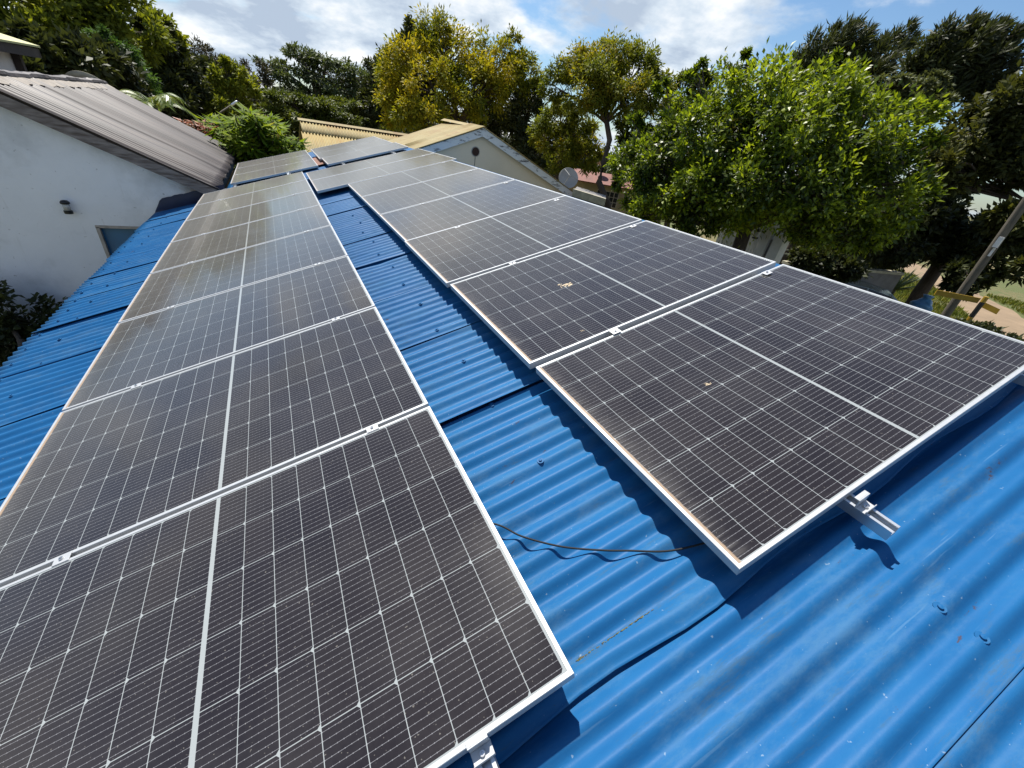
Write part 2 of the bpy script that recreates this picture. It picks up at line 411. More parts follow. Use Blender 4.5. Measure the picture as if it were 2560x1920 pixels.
M['lf_shade'] = mat_leaf('leaf_shaded_olive', [(0.0, (0.022, 0.026, 0.010)), (0.5, (0.052, 0.060, 0.016)), (1.0, (0.115, 0.115, 0.026))], 0.5, 0.33, 0.55, 0.25)  # dark olive leaf colour
M['lf_feather'] = mat_leaf('leaf_feathery', [(0.0, (0.030, 0.060, 0.018)), (0.5, (0.060, 0.120, 0.030)), (1.0, (0.10, 0.17, 0.040))], 0.8, 0.42, 0.6, 0.2)
M['lf_brown'] = mat_leaf('leaf_brownish', [(0.0, (0.030, 0.028, 0.018)), (0.5, (0.058, 0.052, 0.028)), (1.0, (0.095, 0.085, 0.040))], 0.6, 0.2, 0.6, 0.25)
M['lf_flat'] = mat_leaf('leaf_acacia', [(0.0, (0.040, 0.058, 0.026)), (0.5, (0.075, 0.100, 0.040)), (1.0, (0.11, 0.140, 0.055))], 0.3, 0.35, 0.6, 0.25)
M['lf_greygreen'] = mat_leaf('leaf_grey_green', [(0.0, (0.050, 0.060, 0.030)), (0.5, (0.095, 0.11, 0.05)), (1.0, (0.15, 0.165, 0.07))], 0.5, 0.25, 0.6, 0.25)
M['lf_mango'] = mat_leaf('leaf_mango', [(0.0, (0.045, 0.075, 0.010)), (0.45, (0.115, 0.180, 0.015)), (0.85, (0.22, 0.27, 0.018)), (1.0, (0.40, 0.24, 0.02))], 1.1, 0.48, 0.60, 0.12, 0.45)
M['lf_red'] = mat_leaf('leaf_red_tips', [(0.0, (0.06, 0.07, 0.015)), (0.5, (0.20, 0.06, 0.02)), (1.0, (0.35, 0.05, 0.02))], 2.5, 0.3)
M['lf_palm'] = mat_leaf('leaf_palm', [(0.0, (0.05, 0.09, 0.012)), (0.6, (0.12, 0.17, 0.02)), (1.0, (0.26, 0.24, 0.04))], 1.2, 0.3, 0.35, 0.5)
M['lf_agave'] = mat_leaf('leaf_agave', [(0.0, (0.12, 0.16, 0.08)), (1.0, (0.24, 0.28, 0.13))], 2.0, 0.1, 0.5, 0.4)

# ------------------------------------------------------------------ ground, road
def mat_ground():
    m, T = new_mat('grass_and_soil')
    v = T.obj
    a = T.noise(v, 0.16, 7, 0.6); b = T.noise(v, 2.2, 7, 0.7)
    f = T.math('ADD', T.math('MULTIPLY', a, 0.55), T.math('MULTIPLY', b, 0.45))
    c = T.ramp(f, [(0.36, (0.17, 0.115, 0.058)), (0.455, (0.125, 0.105, 0.038)), (0.53, (0.075, 0.088, 0.022)), (0.68, (0.095, 0.115, 0.026))])
    T.link(c, T.P.inputs['Base Color']); T.P.inputs['Roughness'].default_value = 0.95
    T.link(T.bump(T.noise(v, 9, 6, 0.7), 0.7, 0.08), T.P.inputs['Normal'])
    return m
M['ground'] = mat_ground()
M['road'] = simple('dirt_road', (0.235, 0.165, 0.098), 0.95, 0, 0.22, 0.9, 0.35)
bm = bmesh.new()
N = 60
gv = {}
for i in range(N + 1):
    for j in range(N + 1):
        u = (i / N * 2 - 1); w = (j / N * 2 - 1)
        x = 10 + math.copysign(abs(u) ** 2.6, u) * 900; y = 10 + math.copysign(abs(w) ** 2.6, w) * 900
        gv[i, j] = bm.verts.new((x, y, GZ))
for i in range(N):
    for j in range(N): bm.faces.new((gv[i, j], gv[i + 1, j], gv[i + 1, j + 1], gv[i, j + 1]))
tag(mesh_obj('ground', bm, M['ground']), kind='structure')

def road_strip(name, pts, w, mat, z):
    bm = bmesh.new(); L_ = []; R_ = []; random.seed(4)
    P = [Vector((p[0], p[1], 0)) for p in pts]; Q = []
    for i in range(len(P) - 1):
        for k in range(6): Q.append(P[i].lerp(P[i + 1], k / 6))
    Q.append(P[-1])
    for i, p in enumerate(Q):
        t = (Q[min(i + 1, len(Q) - 1)] - Q[max(i - 1, 0)]).normalized(); n = Vector((-t.y, t.x, 0))
        L_.append(bm.verts.new((*(p + n * (w / 2 + random.uniform(-.25, .25))).xy, z))); R_.append(bm.verts.new((*(p - n * (w / 2 + random.uniform(-.25, .25))).xy, z)))
    for i in range(len(Q) - 1): bm.faces.new((L_[i], R_[i], R_[i + 1], L_[i + 1]))
    return tag(mesh_obj(name, bm, mat), kind='structure')
road_strip('road', [(18, -5), (26, 1.2), (31, 3.7), (36.8, 6.6), (41, 9.4), (46.5, 13.6), (54, 18.8), (72, 31)], 3.0, M['road'], GZ + 0.006)

# ------------------------------------------------------------------ the blue-roofed building
PITCH = 0.085; COVER = 10 * PITCH
XE, XR = -0.90, 4.12                                              # eave and ridge along the slope
ZR = -0.150
blue = empty('blue_roofed_building', rw(1.6, 5, ZR - 0.4))
tag(blue, 'low building under a bright blue corrugated steel roof that carries all the solar panels', 'building')
bpy.context.view_layer.update()
blue_inv = blue.matrix_world.inverted() if False else Matrix.Translation(-Vector(blue.location))
ROOFM = Matrix(((CS, 0, -SN, 0), (0, 1, 0, 0), (SN, 0, CS, 0), (0, 0, 0, 1)))
rng = random.Random(11)

def roof_h(x, y):
    return ZR + sag(y) + 0.0105 * math.cos(2 * math.pi * (y - 0.36) / PITCH)

def sheet(y0, x0, x1, wedge, width=COVER):
    nx = 44; ny = int(round((width + PITCH) / PITCH * 12))
    bm = bmesh.new(); g = []
    ph = rng.uniform(0, 6); dents = [(rng.uniform(x0, x1), y0 + rng.uniform(0.05, width), rng.uniform(0.004, 0.011), rng.uniform(0.03, 0.07)) for _ in range(9)]
    for i in range(nx + 1):
        x = x0 + (x1 - x0) * i / nx
        if i in (0, nx): x += rng.uniform(-0.004, 0.004)
        row = []
        for j in range(ny + 1):
            yl = j / ny * (width + PITCH) ; y = y0 - PITCH * 0.28 + yl
            z = roof_h(x, y)
            lift = max(0.0, 1 - yl / (PITCH * 1.3))
            if y0 == 0.0: y += lift * 0.011 * math.sin(x * 8.5 - 1.0)
            z += 0.0035 + lift * lift * (0.004 + wedge * (0.5 + 0.5 * math.sin(x * 1.7 + ph)))
            if yl > width: z -= 0.0055
            z += 0.0022 * math.sin(x * 2.1 + ph) * math.sin(y * 3 + ph)
            for dx, dy, da, dr in dents:
                q = ((x - dx) / (dr * 1.6)) ** 2 + ((y - dy) / dr) ** 2
                if q < 6: z -= da * math.exp(-q)
            row.append(bm.verts.new(rw(x, y, z) - Vector(blue.location)))
        g.append(row)
    for i in range(nx):
        for j in range(ny): bm.faces.new((g[i][j], g[i + 1][j], g[i + 1][j + 1], g[i][j + 1]))
    o = mesh_obj('roof_sheet', bm, M['blue'], blue, True)
    md = o.modifiers.new('thickness', 'SOLIDIFY'); md.thickness = 0.0012; md.offset = -1
    return o
starts = [-2.74, -1.98, -1.22, -0.455, 0.0, 1.15, 1.91, 2.72, 3.50, 4.28, 5.02, 5.72, 6.46, 7.20, 7.96, 8.70, 9.46, 10.2, 10.98, 11.74, 12.5, 13.26, 14.02, 14.8]
for k, (ya_, yb_) in enumerate(zip(starts, starts[1:])):
    x0 = XE + rng.uniform(-0.02, 0.02)
    if ya_ > 9.4: x0 = 0.22
    wd = rng.choice([0.002, 0.014, 0.004, 0.018]) if ya_ > 0.5 else (0.014 if ya_ == 0.0 else 0.003)
    sheet(ya_, x0, XR, wd, yb_ - ya_)
y = starts[-1]
# ridge cap and the other slope, walls
bm = bmesh.new()
YA, YB = starts[0], y
def bl(v): return Vector(v) - Vector(blue.location)
rid = rw(XR, 0, ZR + 0.014)
prof = [(-0.22, -0.075), (-0.10, -0.02), (0, 0.012), (0.10, -0.02), (0.22, -0.075)]
ny = 40
rows = []
for i in range(ny + 1):
    yy = YA + (YB - YA) * i / ny
    rows.append([bm.verts.new(bl((rid.x + a, yy, rid.z + b + sag(yy) * CS))) for a, b in prof])
for r0, r1 in zip(rows, rows[1:]):
    for j in range(len(prof) - 1): bm.faces.new((r0[j], r0[j + 1], r1[j + 1], r1[j]))
mesh_obj('ridge_cap', bm, M['blue'], blue, True)
bm = bmesh.new()
rows = []
for i in range(int((YB - YA) / PITCH * 6) + 1):
    yy = YA + i * PITCH / 6
    zz = 0.009 * math.cos(2 * math.pi * yy / PITCH) + sag(yy)
    rows.append([bm.verts.new(bl((rid.x + q, yy, rid.z - 0.016 - q * math.tan(SL) + zz))) for q in (0.02, 1.6, 3.2)])
for r0, r1 in zip(rows, rows[1:]):
    for j in range(2): bm.faces.new((r0[j], r0[j + 1], r1[j + 1], r1[j]))
mesh_obj('roof_slope', bm, M['blue'], blue, True)
bm = bmesh.new()
e = rw(-0.62, 0, -0.30)
box(bm, *bl((e.x, YA + 0.2, GZ - 0.2)), *bl((e.x + 0.18, 9.55, e.z)))
box(bm, *bl((rid.x + 2.6, YA + 0.2, GZ - 0.2)), *bl((rid.x + 2.78, YB - 0.2, rid.z - 1.05)))
mesh_obj('wall', bm, M['greycon'], blue)
# purlin screws with washers
def screw_mesh():
    bm = bmesh.new(); lathe(bm, [(0.015, 0), (0.0145, 0.0025), (0.0065, 0.003), (0.0065, 0.0085), (0.0, 0.0095)], 14)
    me = bpy.data.meshes.new('roof_screw'); bm.to_mesh(me); bm.free(); return me
sm_ = screw_mesh(); sm_.materials.append(M['blue'])
scr = [(2.67, -0.286), (2.675, -0.4383), (2.70, -0.67)]
for i in range(22): scr.append((-0.60 + rng.uniform(-.02, .02), 0.36 + PITCH * (5 * i + 22)))
for i in range(22): scr.append((-0.80 + rng.uniform(-.03, .03), 0.36 + PITCH * (3 * i + 24)))
for i in range(12): scr.append((2.02 + rng.uniform(-.03, .03), 0.36 + PITCH * (5 * i + 4)))
for sx, sy in scr:
    if sy > 9.3: continue
    o = bpy.data.objects.new('roof_screw', sm_); COL.objects.link(o); o.parent = blue
    yk = 0.36 + round((sy - 0.36) / PITCH) * PITCH
    o.location = bl(rw(sx, yk, ZR + sag(yk) + 0.0125)); o.rotation_euler = (0, -SL, 0)
# flashing upstand against the white house
bm = bmesh.new()
rows = []
for i in range(25):
    x = -0.93 + (1.18) * i / 24
    b0 = rw(x, 9.52, ZR - 0.125); top = 0.10 + 0.16 * min(1, max(0, (x + 0.93) / 0.12)) + rng.uniform(-.012, .012)
    rows.append([bm.verts.new(bl(b0 + Vector((0, -0.09, 0.07)))), bm.verts.new(bl(b0 + Vector((0, 0.045, 0.10)))), bm.verts.new(bl(b0 + Vector((0, 0.058, top))))])
for r0, r1 in zip(rows, rows[1:]):
    for j in range(2): bm.faces.new((r0[j], r0[j + 1], r1[j + 1], r1[j]))
mesh_obj('flashing', bm, M['flash'], blue, True)
bm = bmesh.new()
box(bm, 2.03, 10.55, ZR - .115, 2.30, 11.9, ZR - .105, ROOFM)
bm.transform(Matrix.Translation(-Vector(blue.location) + rw(0, 0, 0.08)))
mesh_obj('roof_patch', bm, M['rust_sheet'], blue)
# moss and debris caught at a lap
bm = bmesh.new(); rg = random.Random(3)
for i in range(110):
    x = 1.77 + rg.random() ** 1.6 * 0.26; yy = 0.054 + 0.0022 * rg.gauss(0, 1) * (2.4 - x)
    s_ = rg.uniform(0.0007, 0.0022)
    c = rw(x, yy, roof_h(x, yy) + 0.0035) - Vector(blue.location)
    bmesh.ops.create_icosphere(bm, subdivisions=1, radius=s_, matrix=Matrix.Translation(c) @ Matrix.Diagonal((7.0, .8, .3, 1)))
mesh_obj('moss', bm, M['moss'], blue, True)

# ------------------------------------------------------------------ solar panels
def frame_mesh(L, Wd):
    bm = bmesh.new()
    loops = [(0.0, -0.035), (0.0, -0.0012), (0.0012, 0.0), (0.0112, 0.0), (0.0117, -0.0006), (0.0117, -0.0058), (0.002, -0.006), (0.002, -0.0335), (0.028, -0.0335), (0.028, -0.035)]
    rings = []
    for d, z in loops:
        rings.append([bm.verts.new(p) for p in ((d, d, z), (L - d, d, z), (L - d, Wd - d, z), (d, Wd - d, z))])
    n = len(rings)
    for a in range(n):
        r0, r1 = rings[a], rings[(a + 1) % n]
        for k in range(4): bm.faces.new((r0[k], r0[(k + 1) % 4], r1[(k + 1) % 4], r1[k]))
    bmesh.ops.recalc_face_normals(bm, faces=bm.faces)
    me = bpy.data.meshes.new('frame'); bm.to_mesh(me); bm.free(); me.materials.append(M['frame']); return me

def lam_mesh(L, Wd, mat):
    bm = bmesh.new(); box(bm, 0.0025, 0.0025, -0.0055, L - 0.0025, Wd - 0.0025, -0.0016)
    bm.faces.ensure_lookup_table()
    for f in bm.faces: f.material_index = 1 if f.calc_center_median().z < -0.005 else 0
    me = bpy.data.meshes.new('cell_laminate'); bm.to_mesh(me); bm.free(); me.materials.append(mat); me.materials.append(M['backsheet']); return me

def jbox_mesh(L):
    bm = bmesh.new()
    box(bm, L / 2 - .05, .50, -.028, L / 2 + .05, .62, -.006)
    me = bpy.data.meshes.new('junction_box'); bm.to_mesh(me); bm.free(); me.materials.append(M['blackpaint']); return me
PW = 1.134
FM = {1.722: frame_mesh(1.722, PW), 2.278: frame_mesh(2.278, PW)}
LM = {'d': lam_mesh(1.722, PW, M['p54d']), 1.722: lam_mesh(1.722, PW, M['p54']), 2.278: lam_mesh(2.278, PW, M['p72'])}  # first entry is the laminate with painted glare
def panel(x, y, z, L, label, group, tx=0.0, ty=0.0, glare_tint=False):
    t = empty('solar_panel', rw(x, y, z))
    t.rotation_euler = (ROOFM.to_3x3() @ Matrix.Rotation(ty, 3, 'Y') @ Matrix.Rotation(tx, 3, 'X')).to_euler()
    tag(t, label, 'solar panel', group)
    for nm, me in (('frame', FM[L]), ('cell_laminate', LM['d' if glare_tint else L])):
        o = bpy.data.objects.new(nm, me); COL.objects.link(o); o.parent = t
    return t
ordn = ['nearest', 'second', 'third', 'fourth', 'fifth', 'sixth', 'seventh', 'eighth']
STEP = PW + 0.020
r2 = random.Random(5)
zc_ = lambda y: 0.0051 * y - 0.0012 * y * y
for k in range(8):
    y0 = k * STEP; z0, z1 = zc_(y0), zc_(y0 + PW)
    lab = ['solar panel in the lower left row, cut off by the bottom of the photo',
           'lower left row solar panel, second up from the bottom of the photo',
           'lower left row solar panel, third up from the bottom of the photo',
           'lower left row solar panel, fourth up from the bottom of the photo, with droppings spots',
           'lower left row solar panel, fifth up from the bottom of the photo',
           'lower left row solar panel, sixth up from the bottom of the photo',
           'dusty lower left row solar panel, last but one before the gap',
           'dusty beige solar panel at the far end of the long left row'][k]
    p = panel(0, y0, z0, 1.722, lab, 'solar panels on the blue roof', tx=(z1 - z0) / PW, glare_tint=k > 5)
BX = [2.2534, 2.2397, 2.2244, 2.2366, 2.2366, 2.2366, 1.7767, 1.7767]
DY = [-0.012, 0.0015, 0.0136, 0, 0, 0, 0, 0]; DZ = [-0.0054, 0.001, 0.0041, 0, 0, 0, 0, 0]
panB = []
for k in range(8):
    y0 = -0.0028 + k * STEP + DY[k] - 0.0341 * (BX[k] - 2.2)
    ln = 2.278 if k > 5 else 1.722
    fz = lambda yy: -0.0129 + 0.0021 * yy - 0.0012 * yy * yy
    z0, z1 = fz(y0) - 0.0107 * (BX[k] - 2.2) + DZ[k], fz(y0 + PW) - 0.0107 * (BX[k] - 2.2) + DZ[k]
    lab = ['solar panel at the near end of the right row, beside a protruding rail end',
           'solar panel in the right row with a large sandy dropping patch',
           'right row solar panel, third from the near end',
           'right row solar panel, fourth from the near end',
           'right row solar panel, fifth from the near end',
           'right row solar panel, last of the short ones before the two longer panels',
           'nearer of the two longer panels that jut out left in the right row',
           'farther of the two longer panels that jut out left in the right row'][k]
    p = panel(BX[k], y0, z0, ln, lab, 'solar panels on the blue roof', tx=(z1 - z0) / PW, ty=0.0107)
    panB.append((p, BX[k], y0, z0))
for k in range(3):
    lab = ['dusty solar panel in the small far left set beside the dark roof, nearest of three',
           'middle dusty solar panel of the far left set beside the dark roof',
           'farthest dusty solar panel of the far left set, next to the mango tree'][k]
    panel(0.3633, 10.21 + k * STEP, -0.110 - 0.0027 * k * STEP, 1.722, lab, 'solar panels on the blue roof', ty=0.0156, glare_tint=True)
for k in range(3):
    lab = ['dusty solar panel in the small far right set, nearest of three and shifted right',
           'middle dusty solar panel of the far right set before the yellow roof',
           'farthest dusty solar panel of the far right set, against the yellow corrugated roof'][k]
    panel([2.2506, 2.2022, 2.2022][k] if k else 2.2506 - 0.0, 9.728 + k * STEP, -0.0958 - 0.0057 * k * STEP, 1.722, lab, 'solar panels on the blue roof', ty=0.0066, glare_tint=True)

def splat(parent_panel, L, u, v, r, seed, label=None):
    bm = bmesh.new(); rg = random.Random(seed)
    for i in range(16):
        a = rg.uniform(0, 6.28); d = r * rg.random() ** 0.7 * (1.0 if i else 0)
        rr = r * rg.uniform(0.14, 0.42) * (1 - 0.5 * d / r)
        n = 9; c = (u + d * 1.7 * math.cos(a), v + d * math.sin(a))
        top = [bm.verts.new((c[0] + rr * 1.3 * rg.uniform(.7, 1.2) * math.cos(6.283 * q / n), c[1] + rr * rg.uniform(.7, 1.2) * math.sin(6.283 * q / n), -0.0005 - 0.00005 * i)) for q in range(n)]
        bot = [bm.verts.new((w.co.x * 1.0, w.co.y, -0.0016)) for w in top]
        bm.faces.new(top)
        for q in range(n): bm.faces.new((bot[q], bot[(q + 1) % n], top[(q + 1) % n], top[q]))
    o = mesh_obj('bird_dropping', bm, M['bird'], parent_panel)
    return o
splat(panB[1][0], 1.722, 0.60, 0.60, 0.034, 2)
splat(panB[0][0], 1.722, 0.53, 0.60, 0.011, 9)
splat(panB[1][0], 1.722, 0.37, 0.09, 0.007, 4)

# ------------------------------------------------------------------ mounting rails with clamps
def rail_bm(x, y0, y1, zt, org):
    bm = bmesh.new()
    pr = [(-.0195, -.042), (.0195, -.042), (.0195, 0), (.0105, 0), (.0105, -.0025), (.0168, -.0025), (.0168, -.015), (.013, -.017), (-.013, -.017), (-.0168, -.015), (-.0168, -.0025), (-.0105, -.0025), (-.0105, 0), (-.0195, 0)]
    n = 16; rows = []
    for i in range(n + 1):
        yy = y0 + (y1 - y0) * i / n
        rows.append([bm.verts.new(rw(x + a, yy, zt(yy) + b) - org) for a, b in pr])
    for r0, r1 in zip(rows, rows[1:]):
        for j in range(len(pr)): bm.faces.new((r0[j], r0[(j + 1) % len(pr)], r1[(j + 1) % len(pr)], r1[j]))
    bm.faces.new(rows[0][::-1]); bm.faces.new(rows[-1])
    bmesh.ops.recalc_face_normals(bm, faces=bm.faces)
    return bm
def clamp_mesh(end):
    bm = bmesh.new()
    if end:   # Z-shaped end clamp, y=0 is the panel's edge, panel on +y
        box(bm, -.025, -.003, .0004, .025, .010, .0035); box(bm, -.025, -.006, -.034, .025, -.003, .0035); box(bm, -.025, -.034, -.034, .025, -.006, -.030)
        box(bm, -.025, -.034, -.030, .025, -.0315, -.020)
    else:     # mid clamp over the gap
        box(bm, -.025, -.019, .0004, .025, .019, .0032); box(bm, -.025, -.008, -.03, .025, -.006, .0004); box(bm, -.025, .006, -.03, .025, .008, .0004)
    bmesh.ops.bevel(bm, geom=bm.edges[:], offset=0.0006, segments=1, affect='EDGES')
    me = bpy.data.meshes.new('clamp'); bm.to_mesh(me); bm.free(); me.materials.append(M['frame']); return me
def bolt_mesh():
    bm = bmesh.new(); lathe(bm, [(0.0068, 0), (0.0068, 0.005), (0.0060, 0.0058), (0.0034, 0.0058), (0.0030, 0.002), (0, 0.002)], 18)
    me = bpy.data.meshes.new('bolt'); bm.to_mesh(me); bm.free(); me.materials.append(M['steel']); return me
CM = {0: clamp_mesh(False), 1: clamp_mesh(True)}; BM_ = bolt_mesh()
def foot_mesh():
    bm = bmesh.new(); box(bm, -.035, -.02, -.055, -.0205, .02, -.008); box(bm, -.07, -.02, -.059, -.0205, .02, -.055)
    me = bpy.data.meshes.new('foot'); bm.to_mesh(me); bm.free(); me.materials.append(M['rail']); return me
FT = foot_mesh()
def rail(x, y0, y1, zt, mids, ends_, label):
    org = rw(x, y0, zt(y0))
    t = empty('mounting_rail', org); tag(t, label, 'mounting rail', 'aluminium rails carrying the solar panels')
    mesh_obj('channel', rail_bm(x, y0, y1, lambda yy: zt(yy) - 0.0352, org), M['rail'], t)
    def put(nm, me, yy, zz, par, flip=False, loc=None):
        o = bpy.data.objects.new(nm, me); COL.objects.link(o); o.parent = par
        if loc is None:
            o.location = rw(x, yy, zz) - org; o.rotation_euler = ROOFM.to_euler()
            if flip: o.rotation_euler = (ROOFM.to_3x3() @ Matrix.Rotation(math.pi, 3, 'Z')).to_euler()
        else: o.location = loc
        return o
    for yy in mids:
        c = put('clamp', CM[0], yy, zt(yy), t); put('bolt', BM_, 0, 0, c, loc=(0, 0, 0.0032))
    for yy, fl in ends_:
        c = put('clamp', CM[1], yy, zt(yy), t, fl); put('bolt', BM_, 0, 0, c, loc=(0, -0.019, -0.030))
    yy = y0 + 0.35
    while yy < y1:
        put('foot', FT, yy, zt(yy) - 0.0352 - 0.030, t); yy += 1.5
zA = lambda y: zc_(y)
zB = lambda y: -0.0129 + 0.0021 * y - 0.0012 * y * y
midsA = [k * STEP - 0.010 for k in range(1, 8)]
eA = [(0.0, False), (7 * STEP + PW, True)]
rail(0.355, -0.07, 9.45, zA, midsA, eA, 'lower aluminium rail under the long left row of panels')
rail(1.465, -0.30, 9.95, zA, midsA, eA, 'upper aluminium rail under the long left row, channel end at the photo bottom')
for x_, y_s, lb in ((2.735, -0.150, 'lower rail under the right row, its channel end sticking out over blue roof'), (3.80, -0.06, 'upper rail under the right row near the ridge')):
    ysk = -0.0341 * (x_ - 2.2)
    rail(x_, y_s, 9.32, lambda y, x_=x_: zB(y) - 0.0107 * (x_ - 2.2), [k * STEP - 0.010 + ysk + (DY[k] if k < 3 else 0) for k in range(1, 8)], [(-0.0275 + ysk, False), (7 * STEP + PW + ysk, True)], lb)
zC = lambda y: -0.110 - 0.0027 * (y - 10.21)
zD = lambda y: -0.0958 - 0.0057 * (y - 9.73)
for x_, lb in ((0.437, 'lower rail under the small far left set of panels'), (1.487, 'upper rail under the small far left set of panels')):
    rail(x_, 9.98, 13.9, lambda y, x_=x_: zC(y) - 0.0156 * (x_ - .36), [10.21 + k * STEP - 0.010 for k in (1, 2)], [(10.21, False), (10.21 + 2 * STEP + PW, True)], lb)
for x_, lb in ((2.54, 'lower rail under the small far right set of panels'), (3.60, 'upper rail under the small far right set of panels')):
    rail(x_, 9.40, 13.5, lambda y, x_=x_: zD(y) - 0.0066 * (x_ - 2.2), [9.728 + k * STEP - 0.010 for k in (1, 2)], [(9.728, False), (9.728 + 2 * STEP + PW, True)], lb)

# ------------------------------------------------------------------ cables lying on the roof
def cable(name, pts, r, label, lift=0.0):
    bm = bmesh.new(); P = [Vector(p) for p in pts]; Q = []
    for i in range(len(P) - 1):
        p0 = P[max(i - 1, 0)]; p1 = P[i]; p2 = P[i + 1]; p3 = P[min(i + 2, len(P) - 1)]
        for k in range(8):
            t = k / 8
            Q.append(0.5 * ((2 * p1) + (-p0 + p2) * t + (2 * p0 - 5 * p1 + 4 * p2 - p3) * t * t + (-p0 + 3 * p1 - 3 * p2 + p3) * t ** 3))
    Q.append(P[-1])
    tube(bm, [rw(*q) for q in Q], r, 8)
    return tag(mesh_obj(name, bm, M['cable'], None, True), label, 'cable')
hz = lambda x, y, d: roof_h(x, y) + d
cable('cable', [(1.60, 0.64, -.100), (1.741, 0.526, -.112), (1.80, 0.440, -.118), (1.895, 0.342, -.122), (2.0, 0.266, -.126), (2.075, 0.220, -.128), (2.19, 0.152, -.130), (2.35, 0.10, -.125)], 0.0032,
      'thin black cable crossing the corrugations between the two rows of panels')
# ------------------------------------------------------------------ white house at the left
wh = empty('white_house', (-2.5, 12.5, GZ)); WHL = Vector(wh.location)
tag(wh, 'white stuccoed house with a dark corrugated roof and a timber verge board, at the left', 'house')
def wp(*p): return Vector(p) - WHL
WS = 0.459; EX, EZ = 0.25, 0.0; RX, RZ = -2.55, 1.285
def roofz(x): return EZ - WS * (x - EX) if x > RX else RZ - WS * (RX - x)
bm = bmesh.new(); YW = 9.62
def wallpiece(x0, x1, zb, dz=-0.10):
    xs = [x0] + ([RX] if x0 < RX < x1 else []) + [x1]
    pts = [wp(x0, YW, zb), wp(x1, YW, zb)] + [wp(x, YW, roofz(x) + dz) for x in xs[::-1]]
    prism(bm, pts[::-1], (0, 0.2, 0))
WX0, WX1, WZ0, WZ1 = -1.69, -0.80, -2.0, -0.785
wallpiece(-5.3, WX0, GZ - .2); wallpiece(WX1, 0.02, GZ - .2)
wallpiece(WX0, WX1, WZ1)
prism(bm, [wp(WX0, YW, WZ0), wp(WX1, YW, WZ0), wp(WX1, YW, GZ - .2), wp(WX0, YW, GZ - .2)], (0, .2, 0))
box(bm, *wp(-0.18, YW + .2, GZ - .2), *wp(0.02, 16.4, -0.12)); box(bm, *wp(-5.3, YW + .2, GZ - .2), *wp(-5.1, 16.4, -0.12))
bmesh.ops.recalc_face_normals(bm, faces=bm.faces)
wall_o = mesh_obj('wall', bm, M['white_wall'], wh)
bm = bmesh.new()
rows = []; wy0, wy1 = 9.36, 16.7; n = int((wy1 - wy0) / 0.076 * 8); rg = random.Random(21)
xs = np.linspace(RX, EX, 22)
for i in range(n + 1):
    yy = wy0 + (wy1 - wy0) * i / n
    row = []
    for x in xs:
        end = max(0, (x - (EX - 0.5)) / 0.5)
        z = roofz(x) + (0.017 + 0.008 * math.sin(yy * 2.7)) * math.cos(2 * math.pi * (yy - wy0) / 0.146) + 0.018 * math.sin(yy * 9.1 + 2 * math.sin(yy * 3.3) + 0.25 * x) + 0.004 * math.sin(x * 3 + yy * 1.3) - end * end * 0.02 * (1 + math.sin(yy * 5 + 1))
        row.append(bm.verts.new(wp(x + (0.02 * math.sin(yy * 7) if x == xs[-1] else 0), yy, z)))
    rows.append(row)
for r0, r1 in zip(rows, rows[1:]):
    for j in range(len(xs) - 1): bm.faces.new((r0[j], r1[j], r1[j + 1], r0[j + 1]))
o = mesh_obj('roof', bm, M['dark_roof'], wh, True)
sd = o.modifiers.new('thickness', 'SOLIDIFY'); sd.thickness = 0.006
bm = bmesh.new()
prism(bm, [wp(RX - 2.9, wy0, roofz(RX - 2.9)), wp(RX - .02, wy0, RZ), wp(RX - .02, wy0, RZ - .03), wp(RX - 2.9, wy0, roofz(RX - 2.9) - .03)], (0, wy1 - wy0, 0))
mesh_obj('roof_slope', bm, M['dark_roof'], wh)
bm = bmesh.new()   # mortar-bedded ridge
rows = []
for i in range(60):
    yy = wy0 - .02 + (wy1 - wy0) * i / 59
    j1, j2 = rg.uniform(-.03, .03), rg.uniform(-.015, .015)
    rows.append([bm.verts.new(wp(RX + a, yy, roofz(RX + a) + b)) for a, b in ((0.27 + j1, 0.022), (0.10 + j2, 0.034), (0.0, 0.05), (-0.2, 0.0))])
for r0, r1 in zip(rows, rows[1:]):
    for j in range(3): bm.faces.new((r0[j], r1[j], r1[j + 1], r0[j + 1]))
mesh_obj('ridge', bm, M['mortar'], wh)
bm = bmesh.new(); rows = []
for i in range(70):
    yy = wy0 - .04 + (wy1 - wy0 + .02) * i / 69; st = (int(yy * 1.1) % 2) * .018; j2 = rg.uniform(-.01, .01)
    rows.append([bm.verts.new(wp(RX + a, yy, RZ + b + st)) for a, b in ((0.115 + j2, -.012), (0.10 + j2, 0.035), (0.0, 0.055 + j2), (-0.11, 0.03), (-0.13, -.01))])
for r0, r1 in zip(rows, rows[1:]):
    for j in range(4): bm.faces.new((r0[j], r1[j], r1[j + 1], r0[j + 1]))
mesh_obj('ridge_cap', bm, M['dark_roof'], wh)
bm = bmesh.new()   # verge board
def board(xa, xb, top, bot, y0, y1):
    prism(bm, [wp(xa, y0, roofz(xa) + top), wp(xb, y0, roofz(xb) + top), wp(xb, y0, roofz(xb) + bot), wp(xa, y0, roofz(xa) + bot)], (0, y1 - y0, 0))
board(RX + .001, EX - 0.02, -0.016, -0.20, 9.40, 9.43)
board(RX - 2.9, RX - .001, -0.016, -0.20, 9.40, 9.43)
bmesh.ops.recalc_face_normals(bm, faces=bm.faces)
mesh_obj('verge_board', bm, M['wood'], wh)
bm = bmesh.new()
box(bm, *wp(EX - 0.05, 9.431, -0.19), *wp(EX - 0.02, 16.6, -0.02)); 
mesh_obj('fascia_board', bm, M['dark_wood'], wh)
win = None
bm = bmesh.new()
box(bm, *wp(WX0 + .001, YW + .10, WZ0 + .001), *wp(WX1 - .001, YW + .115, WZ1 - .001))
win = mesh_obj('window', bm, M['winblue'], wh)
bm = bmesh.new()
fw = .035
